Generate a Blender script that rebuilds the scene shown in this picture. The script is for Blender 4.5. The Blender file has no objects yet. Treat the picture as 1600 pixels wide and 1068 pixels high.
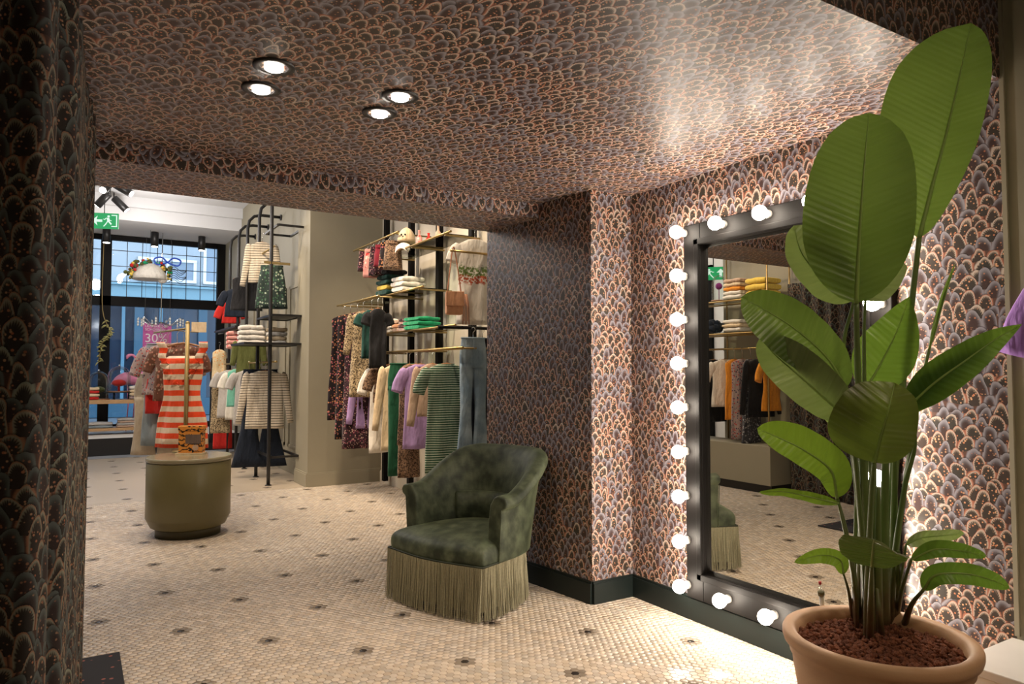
import bpy, bmesh, math, random
import numpy as np
from mathutils import Vector
R = random.Random(7)
SC = bpy.context.scene
COL = SC.collection
PI = math.pi

# ------------------------------------------------------------------ camera
F = 1109.0                      # focal length in pixels of the 1600 px wide frame
EYE = np.array([0.0, 0.0, 1.4])
YAW = math.radians(31.6); PIT = math.atan(46 / F)
FW = np.array([math.sin(YAW) * math.cos(PIT), math.cos(YAW) * math.cos(PIT), math.sin(PIT)])
RT = np.array([math.cos(YAW), -math.sin(YAW), 0.0]); UP = np.cross(RT, FW)
cam_d = bpy.data.cameras.new('camera'); cam = bpy.data.objects.new('camera', cam_d); COL.objects.link(cam)
cam.location = EYE; cam.rotation_euler = (PI / 2 + PIT, 0, -YAW)
cam_d.sensor_width = 36; cam_d.lens = 36 * F / 1600; cam_d.clip_start = 0.05; cam_d.clip_end = 200
SC.camera = cam

def ray(x, y): return FW + RT * (x - 800) / F - UP * (y - 534) / F
def on(x, y, ax, v):            # measured point of the photograph on the plane axis = v
    r = ray(x, y); return EYE + r * (v - EYE[ax]) / r[ax]
def dp(x, y, d): return EYE + ray(x, y) * d
def ycol(px, X):                # Y of the vertical plane through column px at this X
    return float(X / math.tan(YAW + math.atan((px - 800) / F)))

# ------------------------------------------------------------------ world, exposure
SC.view_settings.view_transform = 'Standard'; SC.view_settings.look = 'None'
SC.view_settings.gamma = 1; SC.view_settings.use_curve_mapping = False
SC.view_settings.exposure = 0.0
W = bpy.data.worlds.new('sky'); SC.world = W; W.use_nodes = True
bg = W.node_tree.nodes['Background']; bg.inputs[0].default_value = (0.62, 0.77, 0.97, 1); bg.inputs[1].default_value = 3.0
SC.cycles.use_light_tree = True
SC.cycles.max_bounces = 8; SC.cycles.diffuse_bounces = 4; SC.cycles.sample_clamp_indirect = 6

def lamp(name, kind, loc, power, color, size=0.05, target=None, angle=60, blend=0.5):
    d = bpy.data.lights.new(name, kind); d.energy = power; d.color = color
    if kind == 'AREA': d.shape = 'DISK'; d.size = size
    else: d.shadow_soft_size = size
    if kind == 'SPOT': d.spot_size = math.radians(angle); d.spot_blend = blend
    o = bpy.data.objects.new(name, d); COL.objects.link(o); o.location = loc
    if target is not None:
        o.rotation_euler = (Vector(target) - Vector(loc)).to_track_quat('-Z', 'Y').to_euler()
    return o
WARM = (1.0, 0.80, 0.58); NEUT = (1.0, 0.86, 0.70)
CEIL = 2.52; SHOPC = 4.4
SPOT_PX = [(428, 103), (408, 138), (625, 150), (593, 176)]
SPOTS = [on(x, y, 2, CEIL) for x, y in SPOT_PX]
for i, p in enumerate(SPOTS):
    lamp('downlight_beam', 'SPOT', (p[0], p[1], CEIL - 0.03), 38, WARM, 0.03, (p[0] + (0.5 if i > 1 else -0.1), p[1] + 0.3, 0), 95, 0.8)
# unseen fill spots added behind the camera to light the near room
for x, y in [(-0.6, -0.8), (0.9, -1.0), (2.2, -0.6)]:
    lamp('rear_fill_spot', 'SPOT', (x, y, 3.05), 30, WARM, 0.06, (x + .3, y + 1.2, 0), 120, 0.9)
# track spots of the shop
for p, t, e in [((1.9, 6.0, 4.2), (3.1, 6.6, 1.3), 260), ((1.7, 7.0, 4.2), (3.1, 7.7, 1.6), 240), ((2.0, 5.2, 4.2), (3.2, 5.9, 2.2), 160),
                ((0.9, 8.6, 4.2), (2.1, 10.0, 1.4), 260), ((0.7, 10.6, 4.2), (2.2, 11.6, 1.6), 220), ((-0.4, 5.2, 4.2), (0.9, 6.8, 1.2), 200),
                ((1.6, 6.6, 4.2), (1.9, 6.9, 0), 200), ((0.2, 9.5, 4.2), (0.6, 9.4, 0), 170), ((0.6, 12.2, 4.2), (0.9, 14.4, 0.5), 220),
                ((0.4, 5.6, 4.2), (-1.0, 5.9, 1.2), 170), ((1.2, 8.4, 4.2), (2.7, 8.7, 1.8), 120)]:
    lamp('track_beam', 'SPOT', p, e, WARM, 0.05, t, 62, 0.7)
for p in ((0.5, 7.2, 3.5), (0.4, 10.2, 3.6), (-1.0, 8.5, 3.5), (0.9, 12.6, 3.5)):  # unseen point fills added to brighten the shop ceiling
    lamp('shop_fill_light', 'POINT', p, 64, (1.0, 0.94, 0.90), 0.14)

# ------------------------------------------------------------------ node helpers
class G:
    def __init__(s, name):
        s.m = bpy.data.materials.new(name); s.m.use_nodes = True
        s.nt = s.m.node_tree; s.b = s.nt.nodes['Principled BSDF']; s.out = s.nt.nodes['Material Output']
    def n(s, t, **kw):
        nd = s.nt.nodes.new(t)
        for k, v in kw.items(): setattr(nd, k, v)
        return nd
    def put(s, sock, v):
        if isinstance(v, bpy.types.NodeSocket): s.nt.links.new(v, sock)
        elif v is not None:
            if hasattr(sock.default_value, '__len__') and not hasattr(v, '__len__'): v = [v] * len(sock.default_value)
            if hasattr(sock.default_value, '__len__') and len(sock.default_value) == 4 and len(v) == 3: v = (*v, 1)
            sock.default_value = v
    def f(s, op, a, b=None, c=None, clamp=False):
        nd = s.n('ShaderNodeMath', operation=op, use_clamp=clamp)
        for i, v in enumerate((a, b, c)): s.put(nd.inputs[i], v)
        return nd.outputs[0]
    def mix(s, fac, a, b):
        nd = s.n('ShaderNodeMix', data_type='RGBA'); s.put(nd.inputs[0], fac); s.put(nd.inputs[6], a); s.put(nd.inputs[7], b)
        return nd.outputs[2]
    def mixf(s, fac, a, b):
        nd = s.n('ShaderNodeMix', data_type='FLOAT'); s.put(nd.inputs[0], fac); s.put(nd.inputs[2], a); s.put(nd.inputs[3], b)
        return nd.outputs[0]
    def step(s, x, lo, hi):     # smooth 0..1
        nd = s.n('ShaderNodeMapRange', interpolation_type='SMOOTHSTEP'); s.put(nd.inputs[0], x); s.put(nd.inputs[1], lo); s.put(nd.inputs[2], hi)
        return nd.outputs[0]
    def noise(s, vec, scale, detail=2, out=0):
        nd = s.n('ShaderNodeTexNoise'); s.put(nd.inputs['Vector'], vec); s.put(nd.inputs['Scale'], scale); s.put(nd.inputs['Detail'], detail)
        return nd.outputs[out]
    def vor(s, vec, scale, out=0, rnd=1.0, feature='F1'):
        nd = s.n('ShaderNodeTexVoronoi', feature=feature); s.put(nd.inputs['Vector'], vec); s.put(nd.inputs['Scale'], scale); s.put(nd.inputs['Randomness'], rnd)
        return nd.outputs[out]
    def co(s, which='Object'):
        return s.n('ShaderNodeTexCoord').outputs[which]
    def sep(s, v):
        nd = s.n('ShaderNodeSeparateXYZ'); s.put(nd.inputs[0], v); return nd.outputs
    def comb(s, x, y, z=0.0):
        nd = s.n('ShaderNodeCombineXYZ'); s.put(nd.inputs[0], x); s.put(nd.inputs[1], y); s.put(nd.inputs[2], z); return nd.outputs[0]
    def bump(s, h, strength=0.3, dist=0.01):
        nd = s.n('ShaderNodeBump'); s.put(nd.inputs['Strength'], strength); s.put(nd.inputs['Distance'], dist); s.put(nd.inputs['Height'], h)
        s.nt.links.new(nd.outputs[0], s.b.inputs['Normal'])
    def base(s, c, rough=0.5, metal=0.0, spec=None):
        s.put(s.b.inputs['Base Color'], c); s.put(s.b.inputs['Roughness'], rough); s.put(s.b.inputs['Metallic'], metal)
        if spec is not None: s.put(s.b.inputs['Specular IOR Level'], spec)
        return s

def plain(name, c, rough=0.5, metal=0.0, nz=0.12, sc=30, spec=None, bump=0.0):
    g = G(name); t = g.noise(g.co(), sc, 3)
    k = g.f('MULTIPLY_ADD', t, 2 * nz, 1 - nz)
    mx = g.n('ShaderNodeVectorMath', operation='SCALE'); g.put(mx.inputs[0], c); g.put(mx.inputs[3], k)
    g.base(mx.outputs[0], rough, metal, spec)
    if bump: g.bump(t, bump, 0.004)
    return g.m
def emis(name, c, s):
    g = G(name); g.base((0, 0, 0), 0.5); g.put(g.b.inputs['Emission Color'], c); g.put(g.b.inputs['Emission Strength'], s); return g.m
def glass(name, tint=(0.93, 0.97, 0.96), rough=0.0):
    g = G(name); g.nt.nodes.remove(g.b)
    tr = g.n('ShaderNodeBsdfTransparent'); tr.inputs[0].default_value = (*tint, 1)
    gl = g.n('ShaderNodeBsdfGlossy'); gl.inputs['Roughness'].default_value = rough
    fr = g.n('ShaderNodeFresnel'); fr.inputs[0].default_value = 1.45
    mx = g.n('ShaderNodeMixShader'); g.put(mx.inputs[0], g.f('MULTIPLY', fr.outputs[0], 0.45 if name == 'clear_glass' else 1.0))
    g.nt.links.new(tr.outputs[0], mx.inputs[1]); g.nt.links.new(gl.outputs[0], mx.inputs[2]); g.nt.links.new(mx.outputs[0], g.out.inputs[0])
    return g.m

def wallpaper(name, cw=0.056, rh=0.037, gloss=0.43, bright=1.0, cr1=(0.56, 0.45, 0.37), cr2=(0.50, 0.42, 0.37), cr3=(0.42, 0.16, 0.10), gr=(0.27, 0.255, 0.29)):
    """overlapping fuzzy domes, each with a light rim and orange dots"""
    g = G(name); uv = g.co('UV')
    n1 = g.noise(uv, 9, 1, 1)
    sc = g.n('ShaderNodeVectorMath', operation='MULTIPLY_ADD'); g.put(sc.inputs[0], n1); g.put(sc.inputs[1], (0.05, 0.05, 0)); g.put(sc.inputs[2], uv)
    s = g.sep(sc.outputs[0]); fuzz = g.noise(uv, 420, 1)
    u = g.f('DIVIDE', s[0], cw); v = g.f('DIVIDE', s[1], rh)
    vf = g.f('FLOOR', v)
    col = None; layers = []
    for r in (0, 1, 2, 3):
        row = g.f('SUBTRACT', vf, float(r))
        wr = g.n('ShaderNodeTexWhiteNoise', noise_dimensions='1D'); g.put(wr.inputs['W'], row)
        uu = g.f('ADD', g.f('ADD', u, g.f('MULTIPLY', row, 0.5)), g.f('MULTIPLY', wr.outputs[0], 0.35))
        c = g.f('FLOOR', uu); fu = g.f('SUBTRACT', g.f('SUBTRACT', uu, c), 0.5)
        wn = g.n('ShaderNodeTexWhiteNoise', noise_dimensions='2D'); g.put(wn.inputs['Vector'], g.comb(c, row))
        q = g.sep(wn.outputs[1]); kind = wn.outputs[0]
        jx = g.f('MULTIPLY_ADD', q[0], 0.16, -0.08)
        a = g.f('SUBTRACT', 0.505, g.f('ABSOLUTE', jx))
        yc = g.f('MULTIPLY_ADD', q[1], 0.9, -0.2)
        b = g.f('MULTIPLY_ADD', q[2], 0.65, 1.05)
        x = g.f('DIVIDE', g.f('SUBTRACT', fu, jx), a)
        y0 = g.f('SUBTRACT', g.f('SUBTRACT', v, row), yc)
        y = g.f('DIVIDE', g.f('MAXIMUM', y0, 0.0), b)
        d = g.f('SQRT', g.f('ADD', g.f('MULTIPLY', x, x), g.f('MULTIPLY', y, y)))
        d = g.f('ADD', d, g.f('MULTIPLY_ADD', fuzz, 0.10, -0.05))
        ang = g.f('ARCTAN2', y, x)
        layers.append((d, kind, ang, y0, q[0]))
    dots = g.step(g.vor(uv, 78, 0, 0.9), 0.34, 0.22)
    hue = g.sep(g.vor(uv, 78, 1, 0.9))[0]
    def shade(L):
        d, kind, ang, y0, q = L
        hair = g.f('MULTIPLY_ADD', g.f('SINE', g.f('MULTIPLY', ang, 26.0)), 0.5, 0.5)
        cream = g.f('GREATER_THAN', kind, 0.42)
        lo = g.mixf(cream, g.f('MULTIPLY_ADD', hair, 0.1, 0.35), g.f('MULTIPLY_ADD', hair, 0.20, 0.58))
        rim = g.step(d, lo, 0.93)
        inner = g.mix(cream, (0.050, 0.026, 0.023), g.mix(q, (0.026, 0.028, 0.022), (0.046, 0.030, 0.023)))
        creamcol = g.mix(g.step(d, 0.88, 1.0), cr1, g.mix(g.f('GREATER_THAN', q, 0.5), cr2, cr3))
        rc = g.mix(cream, g.mix(g.step(d, 0.6, 1.0), tuple(x * .55 for x in gr), gr), creamcol)
        k = g.mix(rim, inner, rc)
        dm = g.f('MULTIPLY', g.f('MULTIPLY', dots, g.step(d, 0.82, 0.66)), g.mixf(cream, 0.65, 1.0))
        return g.mix(dm, k, g.mix(hue, (0.62, 0.20, 0.09), (0.70, 0.42, 0.24)))
    col = g.mix(g.step(layers[0][0], 1.0, 1.25), shade(layers[0]), (0.10, 0.045, 0.03))
    for L in layers[1:]:
        edge = g.step(L[0], 1.0, 1.14)      # 1 outside
        dark = g.mixf(edge, 0.30, 1.0)      # the printed drop line just above a dome
        mk = g.n('ShaderNodeVectorMath', operation='SCALE'); g.put(mk.inputs[0], col); g.put(mk.inputs[3], dark)
        col = g.mix(g.f('LESS_THAN', L[0], 1.0), mk.outputs[0], shade(L))
    mk = g.n('ShaderNodeVectorMath', operation='SCALE'); g.put(mk.inputs[0], col); g.put(mk.inputs[3], bright)
    g.base(mk.outputs[0], gloss, 0, 0.40)
    return g.m

M = {}
M['paper'] = wallpaper('wallpaper')
M['curtain'] = wallpaper('printed_curtain_cloth', 0.054, 0.042, 0.9, 0.42, (.42, .42, .32), (.36, .42, .34), (.50, .24, .14), (.17, .20, .19))
M['olive'] = plain('olive_wall_paint', (0.30, 0.27, 0.195), 0.6, nz=0.04, sc=6)
M['drum'] = plain('olive_plinth_paint', (0.135, 0.115, 0.045), 0.4, nz=0.06, sc=8)
M['cream_wall'] = plain('cream_wall_paint', (0.62, 0.56, 0.46), 0.7, nz=0.03, sc=5)
M['ceil'] = plain('white_ceiling_paint', (0.70, 0.70, 0.71), 0.8, nz=0.03, sc=3)
M['white'] = plain('white_paint', (0.8, 0.78, 0.74), 0.5, nz=0.03)
M['base_dark'] = plain('dark_green_lacquer', (0.008, 0.013, 0.012), 0.45, nz=0.1, sc=8, spec=0.3)
M['black'] = plain('black_metal', (0.012, 0.011, 0.011), 0.4, nz=0.1)
M['frame'] = plain('black_wood_frame', (0.007, 0.006, 0.0055), 0.55, nz=0.12, sc=15, spec=0.12)
M['brass'] = plain('aged_brass', (0.42, 0.29, 0.12), 0.32, 0.9, nz=0.08)
M['brassdull'] = plain('dull_brass', (0.30, 0.22, 0.09), 0.45, 0.6, nz=0.08)
M['wood'] = plain('brown_wood', (0.30, 0.13, 0.05), 0.45, nz=0.25, sc=40)
M['lightwood'] = plain('oak_wood', (0.50, 0.30, 0.14), 0.45, nz=0.2, sc=25)
M['chrome'] = plain('chrome', (0.8, 0.8, 0.8), 0.12, 1.0, nz=0.02)
M['glass'] = glass('clear_glass'); M['shelfglass'] = glass('shelf_glass', (0.90, 0.95, 0.92), 0.02)
M['winglass'] = glass('window_glass', (0.95, 0.98, 1.0))
M['bulb'] = emis('lit_bulb', (1.0, 0.87, 0.72), 88)
M['lens'] = emis('lit_lens', (1.0, 0.9, 0.78), 30)
M['marble'] = plain('white_marble', (0.74, 0.72, 0.68), 0.25, nz=0.1, sc=4)

# ------------------------------------------------------------------ mesh helpers
class MB:
    def __init__(s): s.v = []; s.f = []; s.uv = []; s.mi = []; s.sm = []
    def vert(s, p): s.v.append(tuple(float(c) for c in p)); return len(s.v) - 1
    def face(s, idx, uv=None, mi=0, sm=False): s.f.append(tuple(idx)); s.uv.append(uv); s.mi.append(mi); s.sm.append(sm)
    def quad(s, pts, uv=None, mi=0):
        s.face([s.vert(p) for p in pts], uv, mi); return s
    def box(s, x0, x1, y0, y1, z0, z1, mi=0, rot=0, c=None):
        P = [(x0, y0, z0), (x1, y0, z0), (x1, y1, z0), (x0, y1, z0), (x0, y0, z1), (x1, y0, z1), (x1, y1, z1), (x0, y1, z1)]
        if rot:
            cx, cy = c if c else ((x0 + x1) / 2, (y0 + y1) / 2); k, q = math.cos(rot), math.sin(rot)
            P = [(cx + (a - cx) * k - (b - cy) * q, cy + (a - cx) * q + (b - cy) * k, z) for a, b, z in P]
        i = [s.vert(p) for p in P]
        for q in ((0, 3, 2, 1), (4, 5, 6, 7), (0, 1, 5, 4), (1, 2, 6, 5), (2, 3, 7, 6), (3, 0, 4, 7)): s.face([i[k] for k in q], None, mi)
        return s
    def rings(s, rings, closed=True, cap=True, sm=True, mi=0, capsm=False):
        ids = [[s.vert(p) for p in r] for r in rings]; n = len(ids[0])
        for a, b in zip(ids, ids[1:]):
            for k in range(n if closed else n - 1):
                s.face((a[k], a[(k + 1) % n], b[(k + 1) % n], b[k]), None, mi, sm)
        if cap and closed:
            s.face(ids[0][::-1], None, mi, capsm); s.face(ids[-1], None, mi, capsm)
        return s
    def tube(s, pts, r, n=8, mi=0, cap=True, flat=1.0, updir=None):
        pts = [np.array(p, float) for p in pts]; rs = r if hasattr(r, '__len__') else [r] * len(pts); rr = []
        ref = np.array(updir if updir is not None else (0.13, 0.07, 1.0))
        prev = None
        for i, p in enumerate(pts):
            t = pts[min(i + 1, len(pts) - 1)] - pts[max(i - 1, 0)]; t = t / (np.linalg.norm(t) + 1e-9)
            if prev is None:
                a = np.cross(t, ref)
                if np.linalg.norm(a) < 0.25: a = np.cross(t, (1, 0, 0))
            else: a = prev - t * (prev @ t)
            a /= np.linalg.norm(a); prev = a; b = np.cross(t, a)
            rr.append([p + (a * math.cos(q) + b * math.sin(q) * flat) * rs[i] for q in (2 * PI * k / n for k in range(n))])
        return s.rings(rr, mi=mi, cap=cap)
    def lathe(s, prof, n=24, c=(0, 0, 0), mi=0, cap=True, sm=True):
        rr = [[(c[0] + r * math.cos(2 * PI * k / n), c[1] + r * math.sin(2 * PI * k / n), c[2] + z) for k in range(n)] for r, z in prof]
        return s.rings(rr, mi=mi, cap=cap, sm=sm)
    def ball(s, c, r, n=12, m=8, sc=(1, 1, 1), mi=0):
        rr = []
        for i in range(m + 1):
            th = PI * (0.02 + 0.96 * i / m)
            rr.append([(c[0] + r * sc[0] * math.sin(th) * math.cos(2 * PI * k / n), c[1] + r * sc[1] * math.sin(th) * math.sin(2 * PI * k / n), c[2] - r * sc[2] * math.cos(th)) for k in range(n)])
        return s.rings(rr, mi=mi)
    def move(s, R3=None, t=(0, 0, 0)):
        A = np.array(s.v)
        if R3 is not None: A = A @ np.array(R3).T
        s.v = [tuple(p) for p in (A + np.array(t))]; return s

ORG = {}
def link(o, parent=None):
    COL.objects.link(o)
    if parent is not None: o.parent = parent
    return o
def mesh_from(mb, name, mats, origin):
    me = bpy.data.meshes.new(name); A = np.array(mb.v) - np.array(origin)
    me.from_pydata([tuple(p) for p in A], [], mb.f)
    for m_ in (mats if isinstance(mats, (list, tuple)) else [mats]): me.materials.append(m_)
    me.polygons.foreach_set('material_index', mb.mi); me.polygons.foreach_set('use_smooth', mb.sm)
    if any(u is not None for u in mb.uv):
        L = me.uv_layers.new(name='uv'); k = 0; buf = []
        for f_, u in zip(mb.f, mb.uv):
            for j in range(len(f_)): buf += list(u[j]) if u is not None else [0.0, 0.0]
        L.data.foreach_set('uv', buf)
    me.update(); return me
def part(name, mb, mats, parent, label=None, kind=None, mods=None):
    o = bpy.data.objects.new(name, mesh_from(mb, name, mats, ORG[parent.name])); link(o, parent); ORG[o.name] = ORG[parent.name]
    if label: o['label'] = label
    if kind: o['kind'] = kind
    if mods: mods(o)
    return o
def tag(o, label, cat, group=None):
    o['label'] = label; o['category'] = cat
    if group: o['group'] = group
    return o
def thing(name, label, cat, loc, group=None):
    o = bpy.data.objects.new(name, None); o.empty_display_size = 0.1; link(o); o.location = [float(c) for c in loc]
    ORG[o.name] = np.array(loc, float); return tag(o, label, cat, group)
def single(name, mb, mats, label, cat, group=None, mods=None):
    A = np.array(mb.v); c = (A.min(0) + A.max(0)) / 2; c[2] = A[:, 2].min()
    o = bpy.data.objects.new(name, mesh_from(mb, name, mats, c)); link(o); o.location = c; ORG[o.name] = c
    tag(o, label, cat, group)
    if mods: mods(o)
    return o
def struct(name, mb, mats, parent=None):
    o = bpy.data.objects.new(name, mesh_from(mb, name, mats, (0, 0, 0) if parent is None else ORG[parent.name])); link(o, parent); ORG[o.name] = np.zeros(3)
    if parent is None: o['kind'] = 'structure'
    return o
def dup(root, loc, label=None, rotz=None):
    r = root.copy(); COL.objects.link(r); r.location = [float(c) for c in loc]
    if rotz is not None: r.rotation_euler[2] = rotz
    if label: r['label'] = label
    for ch in root.children:
        c = ch.copy(); COL.objects.link(c); c.parent = r
        for gch in ch.children:
            d = gch.copy(); COL.objects.link(d); d.parent = c
    return r
def bevel(w, seg=2):
    def f(o):
        m = o.modifiers.new('bevel', 'BEVEL'); m.width = w; m.segments = seg; m.limit_method = 'ANGLE'
    return f
def subsurf(l=1):
    def f(o):
        m = o.modifiers.new('sub', 'SUBSURF'); m.levels = l; m.render_levels = l
    return f
def solid(t):
    def f(o):
        m = o.modifiers.new('solid', 'SOLIDIFY'); m.thickness = t; m.offset = 0
    return f
def cat_rom(P, n):
    P = [np.array(p, float) for p in P]; P = [2 * P[0] - P[1]] + P + [2 * P[-1] - P[-2]]; out = []
    k = len(P) - 3
    for i in range(n):
        t = i / (n - 1) * k; j = min(int(t), k - 1); t -= j; a, b, c, d = P[j:j + 4]
        out.append(0.5 * ((2 * b) + (-a + c) * t + (2 * a - 5 * b + 4 * c - d) * t * t + (-a + 3 * b - 3 * c + d) * t ** 3))
    return out
def text(name, s, size, mat, parent, loc, rot, ext=0.002):
    cu = bpy.data.curves.new('t', 'FONT'); cu.body = s; cu.size = size; cu.extrude = ext; cu.align_x = 'LEFT'
    t = bpy.data.objects.new('t', cu); me = bpy.data.meshes.new_from_object(t); me.materials.append(mat)
    bpy.data.objects.remove(t)
    o = bpy.data.objects.new(name, me); link(o, parent); o.location = np.array(loc) - ORG[parent.name]; o.rotation_euler = rot; ORG[o.name] = ORG[parent.name]
    return o

# ------------------------------------------------------------------ measured setting
cor = on(925, 943, 2, 0); inn = on(990, 930, 2, 0); MX = float(inn[0]); CY = float((cor[1] + inn[1]) / 2)
CX = float(cor[0]); HY = 1.30                      # HY: where the low ceiling ends
BY0, BY1, BZ = 3.93, 4.50, 2.425                   # dropped beam
DX = BY1 / math.tan(PI / 2 - (YAW + math.atan((761 - 800) / F))) 
FLOOR_L, FLOOR_R = -3.2, 3.6
def wall(name, pts2d, z0, z1, mat, uvscale=1, flip=False, parent=None, off=0):
    mb = MB(); s = off
    for (a, b) in zip(pts2d, pts2d[1:]):
        L = math.hypot(b[0] - a[0], b[1] - a[1])
        uv = [(s, z0), (s + L, z0), (s + L, z1), (s, z1)]
        if flip: uv = [(x, -y) for x, y in uv]
        mb.quad([(a[0], a[1], z0), (b[0], b[1], z0), (b[0], b[1], z1), (a[0], a[1], z1)], uv); s += L
    return struct(name, mb, mat, parent)
def slab(name, x0, x1, y0, y1, z, mat, t=0.0):
    mb = MB(); mb.quad([(x0, y0, z), (x1, y0, z), (x1, y1, z), (x0, y1, z)], [(x0, -y0), (x1, -y0), (x1, -y1), (x0, -y1)])
    return struct(name, mb, mat)
# papered shell: mirror wall, column, slanted wall, and the painted shop walls
wall('wall_right', [(MX, HY), (MX, CY)], 0, CEIL, M['paper'])
wall('wall_column', [(MX, CY), (CX, CY)], 0, CEIL, M['paper'], off=5)
wall('wall_column_side', [(CX, CY), (DX, BY1)], 0, CEIL, M['paper'], off=5.32)
wall('wall_passage', [(DX, BY1), (3.36, BY1)], 0, SHOPC, M['olive'])
wall('wall_header', [(-1.3, HY), (MX, HY)], CEIL, 3.1, M['paper'])
wall('wall_near_right', [(MX, HY), (MX, -2)], 0, 3.1, M['olive'])
wall('wall_back', [(MX, -2), (-1.3, -2)], 0, 3.1, M['cream_wall'])
wall('wall_near_left', [(-1.3, -2), (-1.3, 4.0)], 0, 3.1, M['olive'])
wall('wall_left', [(-1.25, 4.0), (-1.25, 6.45)], 0, SHOPC, M['olive'])
wall('wall_shop_left', [(-3.2, 4.5), (-3.2, 15.5)], 0, SHOPC, M['white'])
wall('wall_shop_back', [(-3.2, 4.5), (-1.25, 4.5)], 0, SHOPC, M['white'])
wall('wall_shop_header', [(-1.25, BY1), (DX, BY1)], BZ, SHOPC, M['ceil'])
wall('wall_shop_right', [(3.36, BY1), (3.36, 8.75)], 0, SHOPC, M['cream_wall'])
PX0 = float(on(480, 761, 2, 0)[0]); PY = float(on(480, 761, 2, 0)[1])
wall('wall_pier', [(3.36, PY), (PX0, PY), (PX0, PY + 0.55), (PX0 + 0.16, PY + 0.55), (PX0 + .16, 15.6)], 0, SHOPC, M['olive'])
slab('ceiling', -1.3, MX, HY, BY0, CEIL, M['paper']); slab('ceiling_near', -1.3, MX, -2, HY, 3.1, M['ceil'])
slab('ceiling_shop', -3.2, 3.4, BY1, 13.8, SHOPC, M['ceil'])
wall('beam_face', [(-1.3, BY0), (2.66, BY0)], BZ, CEIL, M['paper'], flip=True)
slab('beam_underside', -1.3, 2.66, BY0, BY1, BZ, M['paper'])
mb = MB(); mb.box(-3.2, 2.7, 13.8, 14.0, 4.0, SHOPC); mb.box(-3.2, 2.7, 13.7, 13.8, 4.22, SHOPC); mb.box(-3.2, 2.7, 14.0, 15.5, 4.0, 4.02)
struct('ceiling_cornice', mb, M['ceil'])
mb = MB(); mb.box(-3.2, 2.6, 15.4, 15.5, 4.0, 4.4); struct('wall_front', mb, M['ceil'])
# baseboards
def board(name, pts, h, t, mat):
    mb = MB()
    for a, b in zip(pts, pts[1:]):
        a = np.array(a); b = np.array(b); d = (b - a) / np.linalg.norm(b - a); n = np.array([-d[1], d[0]]) * t
        a2 = a - d * t * 0; b2 = b
        for z0, z1, tt in ((0, h * 0.9, 1.0), (h * 0.9, h, 0.6)):
            q = [a2, b2, b2 + n * tt, a2 + n * tt]
            i = [mb.vert((p[0], p[1], z)) for z in (z0, z1) for p in q]
            for k in ((0, 3, 2, 1), (4, 5, 6, 7), (0, 1, 5, 4), (1, 2, 6, 5), (2, 3, 7, 6), (3, 0, 4, 7)): mb.face([i[j] for j in k])
    return struct(name, mb, mat)
board('baseboard_right', [(MX, HY), (MX, CY)], 0.135, 0.018, M['base_dark'])
board('baseboard_column', [(MX, CY), (CX, CY)], 0.135, 0.018, M['base_dark'])
board('baseboard_column_side', [(CX, CY), (DX, BY1)], 0.135, 0.018, M['base_dark'])
board('baseboard_pier', [(3.36, PY), (PX0, PY), (PX0, PY + .55)], 0.17, 0.02, M['olive'])
board('baseboard_shop', [(PX0 + .16, PY + .55), (PX0 + .16, 13.6)], 0.2, 0.02, M['olive'])
board('baseboard_rack', [(3.36, BY1), (3.36, PY)], 0.15, 0.02, M['cream_wall'])
# panel mouldings on the pier side and shop wall, door trim at the right edge of the picture
mb = MB()
for y0, y1 in ((9.35, 10.2), (10.4, 11.3), (11.5, 12.6)):
    for a in ((y0, y0 + .04, .35, 2.6), (y1 - .04, y1, .35, 2.6), (y0, y1, .35, .39), (y0, y1, 2.56, 2.6)):
        mb.box(PX0 + .145, PX0 + .16, a[0], a[1], a[2], a[3])
struct('trim_1', mb, M['olive'])
mb = MB(); mb.box(MX - .012, MX, HY - 0.012, HY + 0.004, 0.42, 3.1); mb.box(MX - .03, MX, 1.2, 1.243, 0.42, 3.1); struct('trim_2', mb, M['olive'])

# ------------------------------------------------------------------ floor: grout bed and hexagonal mosaic
mb = MB(); mb.quad([(FLOOR_L, -2, -0.002), (FLOOR_R, -2, -0.002), (FLOOR_R, 15.6, -0.002), (FLOOR_L, 15.6, -0.002)])
g = G('grout_and_far_mosaic'); nz = g.noise(g.co(), 40, 3); y_ = g.sep(g.co())[1]
far = g.step(y_, 8.3, 8.9)
nearc = g.mix(nz, (0.15, 0.10, 0.065), (0.22, 0.155, 0.10)); farc = g.mix(nz, (0.42, 0.35, 0.265), (0.50, 0.415, 0.32))
g.base(g.mix(far, nearc, farc), g.mixf(far, 0.9, 0.33)); M['grout'] = g.m
floor = struct('floor', mb, M['grout'])
g = G('hex_tile_ceramic'); oi = g.n('ShaderNodeObjectInfo'); at = g.n('ShaderNodeAttribute', attribute_name='tint')
nz = g.noise(g.co(), 60, 2)
pick = g.mix(g.f('GREATER_THAN', at.outputs['Alpha'], 0.5), oi.outputs['Color'], at.outputs['Color'])
sp = g.n('ShaderNodeVectorMath', operation='SCALE'); g.put(sp.inputs[0], pick); g.put(sp.inputs[3], g.f('MULTIPLY_ADD', nz, 0.24, 0.88))
g.base(sp.outputs[0], 0.27); g.put(g.b.inputs['Roughness'], g.f('MULTIPLY_ADD', g.noise(g.co(), 9, 2), 0.22, 0.12)); M['tile'] = g.m
PT = 0.0373; RY = 0.0323; ox, oy = 0.8907, 3.8696
FX, FN = 10, 12        # half lattice of the dark flowers, in tiles and rows
cells = {}
j0, j1 = int((1.5 - oy) / RY), int((13.5 - oy) / RY)
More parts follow.
